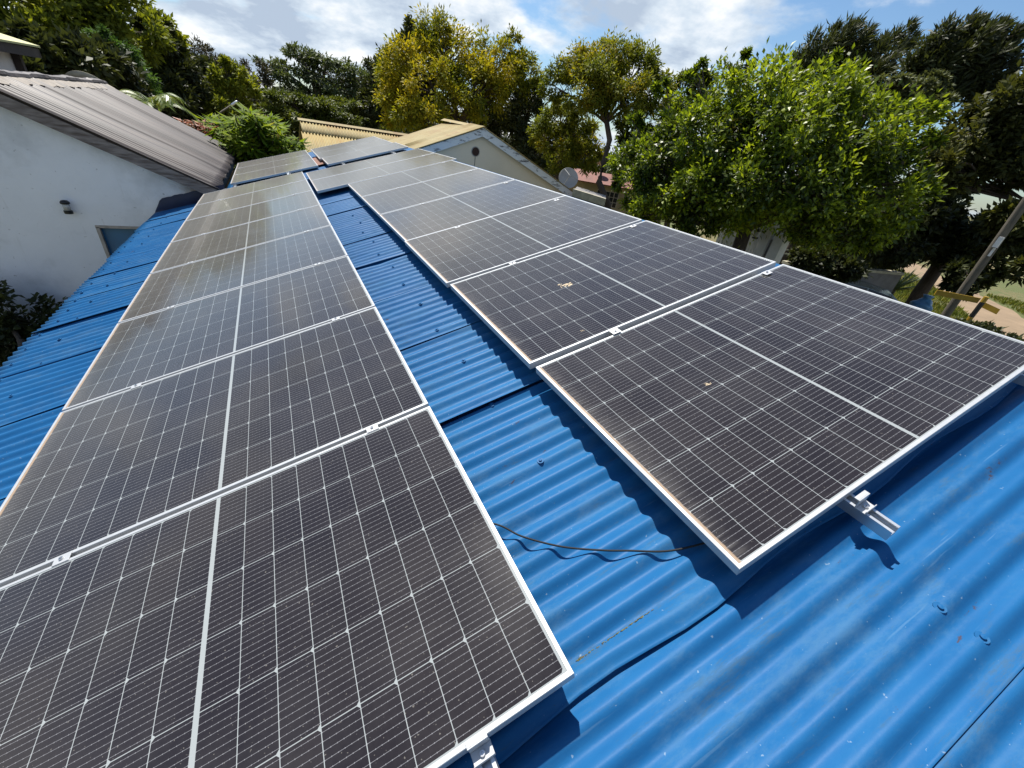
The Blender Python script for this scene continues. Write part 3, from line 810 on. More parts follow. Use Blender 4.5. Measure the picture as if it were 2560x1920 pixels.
for a in ((WX0 - fw, WZ0, WX0 + .012, WZ1), (WX1 - .012, WZ0, WX1 + fw, WZ1), (WX0 - fw, WZ1 - .012, WX1 + fw, WZ1 + fw)):
    box(bm, *wp(a[0], YW - .006, a[1]), *wp(a[2], YW + .06, a[3]))
mesh_obj('frame', bm, M['reveal'], win)
# wall lamp
lp = Vector((-1.965, YW - 0.09, -0.45))
lamp = empty('wall_lamp', lp); tag(lamp, 'small black lantern with a frosted glass body on the white house wall', 'wall lamp')
bm = bmesh.new(); lathe(bm, [(0.0, -.105), (.055, -.105), (.058, -.06), (.05, -.055), (0, -.055)], 16); box(bm, -.02, .03, -.10, .02, .088, -.07)
mesh_obj('base', bm, M['black'], lamp)
bm = bmesh.new(); lathe(bm, [(.042, -.054), (.046, 0.0), (.046, .055)], 16); mesh_obj('glass', bm, M['lampglass'], lamp, True)
bm = bmesh.new(); lathe(bm, [(.062, .05), (.06, .075), (.04, .10), (.0, .108)], 16); mesh_obj('cap', bm, M['black'], lamp, True)

# ------------------------------------------------------------------ lime-roofed house behind it
lh = empty('lime_roofed_house', (-5.5, 14.5, GZ)); LHL = Vector(lh.location)
tag(lh, 'taller white house with a pale lime roof edge, cut by the left edge', 'house')
def lp_(*p): return Vector(p) - LHL
bm = bmesh.new()
prism(bm, [lp_(-3.62, 13.2, 1.80), lp_(-3.62, 17, 1.86), lp_(-7.6, 17, 2.62), lp_(-7.6, 13.2, 2.56)], (0, 0, -0.04))
mesh_obj('roof', bm, M['lime_roof'], lh)
bm = bmesh.new()
box(bm, *lp_(-3.70, 13.2, 1.60), *lp_(-3.66, 16.98, 1.79))
prism(bm, [lp_(-3.66, 16.90, 1.80), lp_(-7.5, 16.90, 2.54), lp_(-7.5, 16.90, 2.34), lp_(-3.66, 16.90, 1.60)], (0, .03, 0))
mesh_obj('fascia_board', bm, M['dark_wood'], lh)
bm = bmesh.new(); box(bm, *lp_(-4.05, 14.2, GZ), *lp_(-3.92, 14.33, 1.72)); box(bm, *lp_(-4.05, 16.4, GZ), *lp_(-3.9, 16.55, 1.72)); mesh_obj('corner_post', bm, M['dark_wood'], lh)
bm = bmesh.new(); box(bm, *lp_(-7.5, 13.6, GZ - .2), *lp_(-4.06, 16.6, 1.78)); mesh_obj('wall', bm, M['white_plain'], lh)
# big mesh dish half hidden behind the white house's ridge
def dish(px, py, D, r, label, face, mat, name='satellite_dish', feed=True):
    c = at(px, py, D); t = empty(name, (c.x, c.y, c.z)); tag(t, label, 'satellite dish')
    q = Vector(face).normalized().to_track_quat('Z', 'Y').to_matrix().to_4x4()
    bm = bmesh.new()
    lathe(bm, [(0.0, 0.0)] + [(r * a, r * 0.22 * a * a) for a in (.2, .4, .6, .8, .95)] + [(r, r * .22), (r * 1.01, r * .2), (r * .8, r * .12), (r * .4, r * .02), (0, -.02)], 30, q)
    mesh_obj('reflector', bm, mat, t, True)
    bm = bmesh.new()
    tip = q @ Vector((0, 0, r * 0.85))
    for a in (0, 2.1, 4.2): tube(bm, [q @ Vector((r * .95 * math.cos(a), r * .95 * math.sin(a), r * .2)), tip], 0.012, 5)
    tube(bm, [tip, tip * 0.86], 0.04, 8)
    if feed: mesh_obj('feed_arm', bm, M['dish'], t)
    bm = bmesh.new(); tube(bm, [q @ Vector((0, 0, -.05)), Vector((0, 0, -.4)) + q @ Vector((0, 0, -.25)), Vector((0, 0, -1.6)) + q @ Vector((0, 0, -.25))], 0.03, 8)
    mesh_obj('mast', bm, M['greycon'], t)
    return t
dish(228, 232, 17.6, 0.50, 'cream mesh dish rim showing above the dark ridge of the white house', (.15, .75, .60), M['parapet'], feed=False)

# ------------------------------------------------------------------ small low house between white house and mango tree
lo = empty('low_house', (-2.2, 21, GZ)); LOL = Vector(lo.location)
tag(lo, 'low outbuilding with a mouldy white gutter board and cream roof edge, behind the dark roof', 'house')
a0, a1, a2, a3 = at(488, 328, 20.5), at(592, 352, 19.0), at(605, 372, 18.0), at(505, 352, 19.0)
bm = bmesh.new(); prism(bm, [a1 - LOL, a2 - LOL, a3 - LOL, a0 - LOL], (0, 0, -.04)); bmesh.ops.recalc_face_normals(bm, faces=bm.faces); mesh_obj('roof', bm, M['yellow_roof'], lo)
bm = bmesh.new(); prism(bm, [a0 - LOL + Vector((0, .05, .19)), a1 - LOL + Vector((0, .05, .19)), a1 - LOL + Vector((0, .05, .02)), a0 - LOL + Vector((0, .05, .02))], (0, .05, 0)); bmesh.ops.recalc_face_normals(bm, faces=bm.faces); mesh_obj('gutter_board', bm, M['peel'], lo)
bm = bmesh.new(); box(bm, *(Vector((a0.x - 2, a2.y + .25, GZ)) - LOL), *(Vector((a2.x - .15, a0.y + 2, a2.z - .12)) - LOL)); mesh_obj('wall', bm, M['reveal'], lo)

# ------------------------------------------------------------------ cream house with yellow roofs
ch = empty('cream_house', (7.84, 17, GZ)); CHL = Vector(ch.location)
tag(ch, 'cream gabled house with yellowed corrugated roofs and peeling white verge boards', 'house')
def cp(*p): return Vector(p) - CHL
AX, AZ, GY = 7.84, 1.73, 15.0; SS = 0.40
def corr(bm, f, u0, u1, v0, v1, nv=2, pitch=0.09, amp=0.012):
    """corrugated sheet: f(u,v) -> point, u across the corrugations"""
    n = max(2, int(abs(u1 - u0) / pitch * 6)); rows = []
    for i in range(n + 1):
        u = u0 + (u1 - u0) * i / n; w = amp * math.cos(2 * math.pi * (u - u0) / pitch)
        rows.append([bm.verts.new(f(u, v0 + (v1 - v0) * j / nv) + Vector((0, 0, w))) for j in range(nv + 1)])
    for r0, r1 in zip(rows, rows[1:]):
        for j in range(nv): bm.faces.new((r0[j], r0[j + 1], r1[j + 1], r1[j]))
bm = bmesh.new()
corr(bm, lambda u, v: cp(AX - v, u, AZ - SS * v + 0.03 * math.sin(u * .9)), GY - .12, 19.0, -0.02, 4.75, 5)
corr(bm, lambda u, v: cp(AX + v, u, AZ - SS * v), GY - .12, 19.0, 0.02, 4.85, 2)
corr(bm, lambda u, v: cp(AX - v, u, AZ - SS * v + 0.035 + 0.02 * math.sin(u * 2)), GY - .16, GY + 1.25, -0.03, 2.4, 3)
o = mesh_obj('roof', bm, M['yellow_roof'], ch, True)
o.modifiers.new('thickness', 'SOLIDIFY').thickness = 0.008
bm = bmesh.new()   # wing roof facing us
RYW, RZW = 19.6, 1.03
corr(bm, lambda u, v: cp(u, RYW - v, RZW - SS * v - 0.004 * u), 2.32, 6.3, 0, 0.9, 2, 0.11, 0.022)
corr(bm, lambda u, v: cp(u, RYW - v, RZW - SS * v - 0.004 * u - .008), 2.28, 6.4, 0.88, 4.6, 4, 0.11, 0.022)
corr(bm, lambda u, v: cp(u, RYW + v, RZW - SS * v), 2.32, 6.3, 0, 3.0, 2, 0.11, 0.018)
o = mesh_obj('wing_roof', bm, M['yellow_roof'], ch, True)
o.modifiers.new('thickness', 'SOLIDIFY').thickness = 0.008
bm = bmesh.new()
prism(bm, [cp(2.25, RYW - .14, RZW - .02), cp(2.25, RYW, RZW + .05), cp(2.25, RYW + .14, RZW - .02)], (4.4, 0, 0))
prism(bm, [cp(AX - .16, GY + 1.2, AZ - .02), cp(AX, GY + 1.2, AZ + .06), cp(AX + .16, GY + 1.2, AZ - .02)], (0, 2.9, 0.06))
bmesh.ops.recalc_face_normals(bm, faces=bm.faces)
mesh_obj('ridge_cap', bm, M['yellow_roof'], ch)
bm = bmesh.new()
hx, hz_, hr = 7.68, 0.96, 0.135
def gz(x): return AZ - SS * abs(x - AX)
prism(bm, [cp(AX - 4.2, GY + .1, GZ - .2), cp(AX - 4.2, GY + .1, gz(AX - 4.2) - .06), cp(AX, GY + .1, AZ - .06), cp(AX + 4.3, GY + .1, gz(AX + 4.3) - .06), cp(AX + 4.3, GY + .1, GZ - .2)], (0, 3.6, 0))
box(bm, *cp(2.6, 17.2, GZ - .2), *cp(6.2, 22, -0.1))
bmesh.ops.recalc_face_normals(bm, faces=bm.faces)
mesh_obj('wall', bm, M['cream_wall'], ch)
bm = bmesh.new()
for sgn, ln in ((-1, 4.72), (1, 4.82)):
    x1 = AX + sgn * ln
    prism(bm, [cp(AX, GY - .07, AZ - .015), cp(x1, GY - .07, AZ - .015 - SS * ln), cp(x1, GY - .07, AZ - .27 - SS * ln), cp(AX, GY - .07, AZ - .27)], (0, .03, 0))
bmesh.ops.recalc_face_normals(bm, faces=bm.faces)
mesh_obj('verge_board', bm, M['peel'], ch)
bm = bmesh.new(); Q = Matrix.Translation(cp(hx, GY + .098, hz_)) @ Matrix.Rotation(rad(90), 4, 'X')
lathe(bm, [(hr, 0), (hr, .02), (hr * .85, .012), (0, .012)], 26, Q); vent = mesh_obj('vent', bm, M['vent'], ch)
bm = bmesh.new(); lathe(bm, [(hr + .03, 0), (hr + .03, .008), (hr + .001, .012), (hr + .001, 0)], 26, Q); mesh_obj('rim', bm, M['reveal'], vent)
bm = bmesh.new(); box(bm, *cp(hx - .004, GY + .092, hz_ - .75), *cp(hx + .012, GY + .099, hz_ - hr)); mesh_obj('cable_drop', bm, M['blackpaint'], ch)

# ------------------------------------------------------------------ dishes, red-roofed house, parapet shed
dish(1420, 447, 20.0, 0.43, 'large grey satellite dish beside the cream house eave', (-.35, -.75, .40), M['dish'])
dish(1505, 411, 27.0, 0.30, 'small white dish tilted skyward behind the tree trunk', (.1, .35, .9), M['pillar'])
rh = empty('red_roofed_house', at(1520, 560, 28) * 1.0); rh.location.z = GZ; RHL = Vector(rh.location)
tag(rh, 'small tan house with a faded red tin roof and barred window, behind the trees', 'house')
b0, b1 = at(1425, 437, 26), at(1605, 487, 26); u = (b1 - b0); u.z = 0; u.normalize(); nn = Vector((-u.y, u.x, 0)); 
if nn.dot(Vector(CC) - b0) > 0: nn = -nn
zt = (b0.z + b1.z) / 2
A_ = Vector((b0.x, b0.y, zt)) - RHL; B_ = Vector((b1.x, b1.y, zt)) + u * 1.5 - RHL
bm = bmesh.new(); prism(bm, [A_, B_, B_ + nn * 1.6 + Vector((0, 0, .5)), A_ + nn * 1.6 + Vector((0, 0, .5))], (0, 0, -.05)); bmesh.ops.recalc_face_normals(bm, faces=bm.faces); mesh_obj('roof', bm, M['red_roof'], rh)
bm = bmesh.new(); A2 = A_ + nn * .5; B2 = B_ + nn * .5
prism(bm, [Vector((A2.x, A2.y, 0)), Vector((B2.x, B2.y, 0)), Vector((B2.x, B2.y, zt - GZ)), Vector((A2.x, A2.y, zt - GZ))], nn * 1.0); bmesh.ops.recalc_face_normals(bm, faces=bm.faces); mesh_obj('wall', bm, M['tan_wall'], rh)
bm = bmesh.new(); Lr = (B2 - A2).length
def rect(bm, s0, s1, z0, z1, d0, d1):
    p = A2 + u * s0 - nn * d0; q = A2 + u * s1 - nn * d0
    prism(bm, [Vector((p.x, p.y, z0)), Vector((q.x, q.y, z0)), Vector((q.x, q.y, z1)), Vector((p.x, p.y, z1))], -nn * (d1 - d0))
zz = zt - GZ
rect(bm, Lr * .30, Lr * .52, zz - 1.15, zz - .35, 0.001, 0.01); bmesh.ops.recalc_face_normals(bm, faces=bm.faces); rwin = mesh_obj('window', bm, M['dark_glass'], rh)
bm = bmesh.new()
for k in range(6): s = Lr * (.30 + .22 * k / 5); rect(bm, s - .02, s + .02, zz - 1.17, zz - .33, .011, .03)
for k in range(4): z_ = zz - 1.15 + .8 * k / 3; rect(bm, Lr * .30, Lr * .52, z_ - .015, z_ + .015, .031, .04)
bmesh.ops.recalc_face_normals(bm, faces=bm.faces); mesh_obj('frame', bm, M['reveal'], rwin)

sh = empty('parapet_shed', at(1500, 520, 17)); sh.location.z = GZ; SHL = Vector(sh.location)
tag(sh, 'low flat-topped annexe with a stained cream parapet beyond the right panel edge', 'shed')
c0, c1 = at(1433, 472, 17.5), at(1514, 497, 17.5)
bm = bmesh.new(); dv = Vector((.9, .9, 0)); zt2 = (c0.z + c1.z) / 2 + .1
lo0, lo1 = Vector((c0.x, c0.y, c0.z)), Vector((c1.x, c1.y, c1.z))
prism(bm, [lo0 - SHL, lo1 - SHL, lo1 - SHL + Vector((0, 0, -.26)), lo0 - SHL + Vector((0, 0, -.26))], (.12, .12, 0)); bmesh.ops.recalc_face_normals(bm, faces=bm.faces); mesh_obj('parapet', bm, M['parapet'], sh)
bm = bmesh.new(); prism(bm, [lo0 - SHL + Vector((.125, .125, -.06)), lo1 - SHL + Vector((.125, .125, -.06)), Vector((lo1.x, lo1.y, GZ)) - SHL + Vector((.125, .125, 0)), Vector((lo0.x, lo0.y, GZ)) - SHL + Vector((.125, .125, 0))], (1.3, 1.6, 0)); bmesh.ops.recalc_face_normals(bm, faces=bm.faces); mesh_obj('wall', bm, M['greycon'], sh)

# ------------------------------------------------------------------ white gate with pillars, boundary wall
gt = empty('white_gate', (13.2, 7.0, GZ)); GTL = Vector(gt.location)
tag(gt, 'white boarded gate between stepped white pillars under the bright green tree', 'gate')
g0, g1 = Vector((13.0, 8.15, 0)), Vector((13.0, 6.15, 0))
def gp(t, z, d=0.0):
    p = g0.lerp(g1, t); return Vector((p.x - d, p.y, z)) - GTL
bm = bmesh.new()
for k in range(13):
    t0 = 0.10 + .58 * k / 13; t1 = 0.10 + .58 * (k + 1) / 13 - 0.006
    prism(bm, [gp(t0, GZ + .08), gp(t1, GZ + .08), gp(t1, .52), gp(t0, .52)], (.03, 0, 0))
bmesh.ops.recalc_face_normals(bm, faces=bm.faces); mesh_obj('gate_leaf', bm, M['gate'], gt)
for t0, t1, zt_, d in ((0.0, 0.094, .62, .03), (.70, .80, .60, .10), (.86, 1.0, .40, .10)):
    bm = bmesh.new(); prism(bm, [gp(t0, GZ, d), gp(t1, GZ, d), gp(t1, zt_, d), gp(t0, zt_, d)], (.30, 0, 0)); bmesh.ops.recalc_face_normals(bm, faces=bm.faces); mesh_obj('pillar', bm, M['pillar'], gt)
bm = bmesh.new(); prism(bm, [gp(.80, GZ, 0), gp(.86, GZ, 0), gp(.86, .2, 0), gp(.80, .2, 0)], (.1, 0, 0)); bmesh.ops.recalc_face_normals(bm, faces=bm.faces); mesh_obj('infill', bm, M['greycon'], gt)
gl = empty('gate_lantern', Vector((12.85, 6.93, 0.24))); tag(gl, 'black carriage lantern fixed to the white gate', 'lantern')
bm = bmesh.new(); lathe(bm, [(0, -.12), (.06, -.12), (.07, -.08), (.05, -.075), (0, -.075)], 6); box(bm, .0, -.02, -.12, .14, .02, -.08); mesh_obj('base', bm, M['black'], gl)
bm = bmesh.new(); lathe(bm, [(.045, -.074), (.06, .07)], 6); mesh_obj('glass', bm, M['lampglass'], gl)
bm = bmesh.new(); lathe(bm, [(.085, .07), (.02, .14), (.0, .17)], 6); mesh_obj('cap', bm, M['black'], gl)
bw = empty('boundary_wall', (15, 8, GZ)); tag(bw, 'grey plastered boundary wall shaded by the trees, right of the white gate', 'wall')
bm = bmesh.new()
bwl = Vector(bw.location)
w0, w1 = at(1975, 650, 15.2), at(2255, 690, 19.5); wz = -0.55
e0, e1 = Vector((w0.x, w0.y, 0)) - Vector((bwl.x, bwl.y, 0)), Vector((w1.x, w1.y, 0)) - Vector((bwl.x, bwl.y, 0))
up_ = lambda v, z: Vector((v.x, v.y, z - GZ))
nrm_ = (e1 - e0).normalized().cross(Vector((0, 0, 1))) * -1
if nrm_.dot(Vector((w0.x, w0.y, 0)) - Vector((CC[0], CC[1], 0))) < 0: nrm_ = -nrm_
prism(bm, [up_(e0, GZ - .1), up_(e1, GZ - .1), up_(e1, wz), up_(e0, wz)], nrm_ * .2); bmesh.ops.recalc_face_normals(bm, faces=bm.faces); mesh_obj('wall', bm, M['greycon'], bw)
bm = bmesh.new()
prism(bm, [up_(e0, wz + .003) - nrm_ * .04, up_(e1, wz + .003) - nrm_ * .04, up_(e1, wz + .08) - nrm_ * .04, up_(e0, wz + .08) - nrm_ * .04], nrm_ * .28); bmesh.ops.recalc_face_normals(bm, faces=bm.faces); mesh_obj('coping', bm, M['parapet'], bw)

# ------------------------------------------------------------------ car
def make_car(loc, rz):
    t = empty('parked_car', loc, (0, 0, rz)); tag(t, 'silver-green parked car in deep shade, only its roof above the panel edge', 'car')
    # side profile (x along the car)
    low = [(-2.1, .35), (-2.15, .62), (-2.05, .86), (-1.2, .95), (1.55, .92), (2.05, .80), (2.12, .55), (2.05, .32)]
    bm = bmesh.new(); hw = .82
    prism(bm, [(x, -hw, z) for x, z in low], (0, 2 * hw, 0)); bmesh.ops.recalc_face_normals(bm, faces=bm.faces)
    bmesh.ops.bevel(bm, geom=bm.edges[:], offset=.05, segments=2, affect='EDGES'); mesh_obj('body', bm, M['carpaint'], t, True)
    bm = bmesh.new()
    cs = [(-1.95, .95, .78), (-1.62, 1.38, .64), (-1.2, 1.47, .61), (-.2, 1.50, .60), (.45, 1.42, .60), (1.25, .93, .76)]
    rows = [[bm.verts.new((x, s * w, z)) for s in (-1, -.96, -.5, 0, .5, .96, 1)] for x, z, w in cs]
    for i, r in enumerate(rows):
        for j in (2, 3, 4): r[j].co.z += .025
    for r0, r1 in list(zip(rows, rows[1:]))[1:4]:
        for j in range(6): bm.faces.new((r0[j], r1[j], r1[j + 1], r0[j + 1]))
    o = mesh_obj('roof', bm, M['carpaint'], t, True); o.modifiers.new('thickness', 'SOLIDIFY').thickness = .03
    bm = bmesh.new()
    def q(a, b, c, d): bm.faces.new([bm.verts.new(v) for v in (a, b, c, d)])
    P3 = lambda i, s: Vector((cs[i][0], s * cs[i][2], cs[i][1] - .01))
    for s in (-1, 1):
        for i in range(5):
            a, b = P3(i, s), P3(i + 1, s); q(a, b, Vector((b.x, s * .78, .93)), Vector((a.x, s * .78, .93)))
    q(P3(0, -1), P3(0, 1), P3(1, 1), P3(1, -1)); q(P3(4, -1), P3(4, 1), P3(5, 1), P3(5, -1))
    mesh_obj('windows', bm, M['dark_glass'], t)
    bm = bmesh.new()
    for s in (-1, 1):
        for i, x in ((1, 0), (3, -.05), (4, .0)):
            a = P3(i, s); tube(bm, [a + Vector((0, s * .006, 0)), Vector((a.x + (-.3 if i == 1 else (.75 if i == 4 else 0)), s * .79, .93))], .028, 6)
    mesh_obj('window_pillars', bm, M['carpaint'], t)
    for x in (-1.3, 1.3):
        for s in (-1, 1):
            bm = bmesh.new(); lathe(bm, [(.2, -.09), (.31, -.09), (.32, -.05), (.32, .05), (.31, .09), (.2, .09)], 20, Matrix.Translation((x, s * .76, .32)) @ Matrix.Rotation(rad(90), 4, 'X'))
            wl = mesh_obj('wheel', bm, M['tyre'], t, True)
            bm = bmesh.new(); lathe(bm, [(0, -.07), (.2, -.07), (.2, .07), (0, .07)], 12, Matrix.Translation((x, s * .76, .32)) @ Matrix.Rotation(rad(90), 4, 'X')); mesh_obj('rim', bm, M['rail'], wl)
    return t
cpos = at(2185, 716, 17.5)
make_car((cpos.x, cpos.y, cpos.z - 1.50), rad(-62))

# ------------------------------------------------------------------ pole, striped post, bag
pb, pt = at(2355, 800, 15.0), at(2565, 503, 15.0)
pole = empty('utility_pole', (pb.x, pb.y, GZ)); tag(pole, 'grey wooden utility pole standing at the right edge by the road', 'utility pole')
bm = bmesh.new(); dirp = (pt - pb); foot = pb + dirp * ((GZ - pb.z) / dirp.z); top = pb + dirp * 2.3
tube(bm, [foot - Vector(pole.location) - dirp.normalized() * .2] + [foot.lerp(top, k / 8) - Vector(pole.location) for k in range(9)], [.098, .095] + [.095 - .003 * k for k in range(1, 9)], 14)
mesh_obj('shaft', bm, M['polewood'], pole, True)
bm = bmesh.new(); fb = at(2385, 745, 14.85) - Vector(pole.location); fx_ = at(2490, 600, 14.8) - Vector(pole.location)
box(bm, fx_.x - .04, fx_.y - .1, fx_.z - .15, fx_.x + .05, fx_.y - .02, fx_.z + .08); box(bm, fx_.x + .03, fx_.y - .08, fx_.z - .35, fx_.x + .07, fx_.y - .04, fx_.z - .17)
mesh_obj('meter_bracket', bm, M['pillar'], pole)
s0, s1 = at(2413, 812, 14.2), at(2467, 742, 14.2)
post = empty('sign_post', (s0.x, s0.y, GZ)); tag(post, 'yellow and black striped post with yellow boards, on the roadside verge', 'sign')
d_ = (s1 - s0); ft = s0 + d_ * ((GZ - s0.z) / d_.z); Lp = (s1 - ft).length
bm = bmesh.new(); PL = Vector(post.location)
un = (ft - s1).normalized(); pos_ = 0.0; kk = 0
while pos_ < Lp:
    ln_ = [.13, .36][min(kk, 1)] if kk < 2 else .34
    a = s1 + un * pos_ - PL; b = s1 + un * min(Lp, pos_ + ln_) - PL
    f0 = len(bm.faces); tube(bm, [a, b], .048, 12)
    bm.faces.ensure_lookup_table()
    for f in bm.faces[f0:]: f.material_index = kk % 2
    pos_ += ln_; kk += 1
me = bpy.data.meshes.new('pole'); bm.to_mesh(me); bm.free(); me.materials.append(M['yellowpaint']); me.materials.append(M['blackpaint']); me_obj('pole', me, [], post)
for (pxa, pya, pxb, pyb) in ((2340, 731, 2448, 752), (2458, 762, 2496, 780)):
    a = at(pxa, pya, 14.4) - PL; b = at(pxb, pyb, 14.3) - PL
    bm = bmesh.new(); prism(bm, [a + Vector((0, 0, .06)), b + Vector((0, 0, .06)), b - Vector((0, 0, .06)), a - Vector((0, 0, .06))], (.02, .02, 0)); bmesh.ops.recalc_face_normals(bm, faces=bm.faces)
    mesh_obj('board', bm, M['yellowpaint'], post)
bg_ = at(2306, 762, 20.0); 
bm = bmesh.new(); bmesh.ops.create_icosphere(bm, subdivisions=4, radius=.32)
rg = random.Random(8)
for v in bm.verts:
    c = v.co; k = 1 + .13 * math.sin(9 * c.x + 3 * c.z) * math.cos(8 * c.y) + .06 * math.sin(23 * c.z + 9 * c.x); v.co = Vector((c.x * k, c.y * k, max(-.24, c.z * k * .95)))
bmesh.ops.create_cone(bm, segments=10, radius1=.08, radius2=.16, depth=.16, cap_ends=True, matrix=Matrix.Translation((0, 0, .36)))
o = mesh_obj('plastic_bag', bm, M['bag'], None, True); o.location = (bg_.x, bg_.y, bg_.z - .1); tag(o, 'stuffed blue plastic bag lying at the foot of the leaning tree trunk', 'bag')

# ------------------------------------------------------------------ vegetation
def leaves_mesh(name, pos, nrm, dirs, ln, wd, rs, curl=0.12):
    """pos (n,3), leaf axis dirs, normals; diamond shaped leaf blades, folded on the midrib"""
    n = len(pos)
    dirs = dirs / np.linalg.norm(dirs, axis=1, keepdims=True)
    side = np.cross(nrm, dirs); side /= np.maximum(np.linalg.norm(side, axis=1, keepdims=True), 1e-6)
    up = np.cross(dirs, side)
    L = (ln * rs.uniform(.65, 1.25, n))[:, None]; Wd = (wd * rs.uniform(.7, 1.25, n))[:, None]
    V = np.empty((n, 4, 3), np.float32)
    V[:, 0] = pos
    V[:, 1] = pos + dirs * L * .45 + side * Wd * .5 + up * L * curl
    V[:, 2] = pos + dirs * L
    V[:, 3] = pos + dirs * L * .45 - side * Wd * .5 + up * L * curl
    me = bpy.data.meshes.new(name)
    me.vertices.add(n * 4); me.vertices.foreach_set('co', V.ravel())
    me.loops.add(n * 4); me.loops.foreach_set('vertex_index', np.arange(n * 4, dtype=np.int32))
    me.polygons.add(n); me.polygons.foreach_set('loop_start', np.arange(0, n * 4, 4, dtype=np.int32)); me.polygons.foreach_set('loop_total', np.full(n, 4, np.int32))
    me.update(); me.validate()
    return me

def unit(rs, n):
    v = rs.normal(size=(n, 3)); return v / np.linalg.norm(v, axis=1, keepdims=True)

def tree(name, label, cat, base, blobs, mat, n_clump, per, leaf, bark='bark', seed=1, trunk_r=.16, clump=.22, flat=1.0, droop=0.0, upness=0.5, group=None,
         fork=.45, outer=.55, twigs=True, path=None, trunk_bend=.0, wind=(0, 0, 0), under=True):
    """blobs: (centre Vector, rx, ry, rz); leaves gather in clumps near each blob's skin; limbs reach the clumps"""
    rs = np.random.RandomState(seed); rg = random.Random(seed)
    t = empty(name, (base[0], base[1], GZ)); tag(t, label, cat, group); O = Vector(t.location)
    P, Nn, Dd = [], [], []
    vol = np.array([b[1] * b[2] * b[3] for b in blobs]) ** (2 / 3); vol = vol / vol.sum()
    tips = []
    for b, fr in zip(blobs, vol):
        c = np.array(b[0] - O); R = np.array(b[1:4]); m = max(3, int(n_clump * fr))
        u_ = unit(rs, m); 
        if not under: u_[:, 2] = np.abs(u_[:, 2]) * .9 - .1
        rr = outer + (1 - outer) * rs.rand(m) ** .6
        cc = c + u_ * R * rr[:, None] * (1 + .10 * rs.normal(size=(m, 1)))
        for q, uu in zip(cc, u_):
            k = int(per * rs.uniform(.5, 1.5)); cr = clump * R.mean() * rs.uniform(.6, 1.35)
            g = rs.normal(size=(k, 3)) * .5; g = g * cr * np.array([1, 1, flat])
            pp = q + g
            out = uu * .7 + g / max(cr, 1e-3) * .6 + np.array([0, 0, upness])
            nn_ = out + rs.normal(size=(k, 3)) * .55
            dd = g / max(cr, 1e-3) + rs.normal(size=(k, 3)) * .6 + uu * .4 + np.array([0, 0, -droop]) + np.array(wind)
            P.append(pp); Nn.append(nn_); Dd.append(dd); tips.append((Vector(q), Vector(c)))
    P = np.concatenate(P); Nn = np.concatenate(Nn); Dd = np.concatenate(Dd)
    me = leaves_mesh('crown', P, Nn, Dd, leaf[0], leaf[1], rs)
    me_obj('crown', me, mat, t)
    bm = bmesh.new()
    cen = sum((Vector(b[0]) for b in blobs), Vector()) / len(blobs) - O
    zmin = min(b[0].z - b[3] for b in blobs) - O.z
    fz = max(.6, zmin + (cen.z - zmin) * fork * .6)
    f = Vector((cen.x * .35 + trunk_bend, cen.y * .35, fz))
    if path:
        pp_ = [Vector(q) - O for q in path]; f = pp_[-1]
        tube(bm, [Vector((pp_[0].x, pp_[0].y, -.15))] + pp_, [trunk_r * 1.3] + [trunk_r * (1.15 - .35 * i / len(pp_)) for i in range(len(pp_))], 9)
    else: tube(bm, [Vector((0, 0, -.15)), Vector((0, 0, .15)), f * .5 + Vector((rg.uniform(-.1, .1), rg.uniform(-.1, .1), 0)), f], [trunk_r * 1.5, trunk_r * 1.2, trunk_r, trunk_r * .85], 9)
    for b in blobs:
        c = Vector(b[0]) - O; mid = f.lerp(c, .5) + Vector((rg.uniform(-.3, .3), rg.uniform(-.3, .3), rg.uniform(.0, .3)))
        k_ = min(1.0, b[1] / (trunk_r * 7)); tube(bm, [f - Vector((0, 0, .1)), mid, c], [trunk_r * .62 * k_ ** .5, trunk_r * .42 * k_, trunk_r * .20 * k_], 7)
    if twigs:
        for q, c in tips:
            if rg.random() < .75:
                s_ = c.lerp(f, rg.uniform(.0, .45)); mid = s_.lerp(q, .55) + Vector((rg.uniform(-.2, .2), rg.uniform(-.2, .2), rg.uniform(-.1, .2)))
                tube(bm, [s_, mid, q], [trunk_r * .16, trunk_r * .10, trunk_r * .035], 4, False)
    mesh_obj('trunk', bm, M[bark], t, True)
    return t

def blob(px, py, D, rpx, rpy=None, depth=None):
    """ellipsoid seen centred on a photo pixel: rpx, rpy radii in photo pixels at distance D"""
    c = at(px, py, D); zc__ = float((CR @ (np.array(c) - CC))[2])
    r = rpx * zc__ / FPX; ry = (rpy or rpx) * zc__ / FPX
    d = depth or r
    return (c, max(r * .9, .2), max(d * .9, .2), max(ry * .95, .2))

def gpos(px, py, D):
    p = at(px, py, D); return (p.x, p.y)

TG = 'trees behind the houses'
# far wood closing the view under the crowns
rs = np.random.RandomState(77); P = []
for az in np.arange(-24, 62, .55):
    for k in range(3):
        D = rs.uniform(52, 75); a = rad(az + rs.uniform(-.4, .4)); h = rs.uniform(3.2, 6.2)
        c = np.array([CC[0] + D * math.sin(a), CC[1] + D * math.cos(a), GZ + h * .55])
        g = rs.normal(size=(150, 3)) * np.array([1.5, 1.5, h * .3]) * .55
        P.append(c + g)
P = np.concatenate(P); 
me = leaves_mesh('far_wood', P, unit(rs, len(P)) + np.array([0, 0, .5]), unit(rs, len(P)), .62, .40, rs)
tag(me_obj('far_wood', me, M['lf_dark']), kind='stuff')

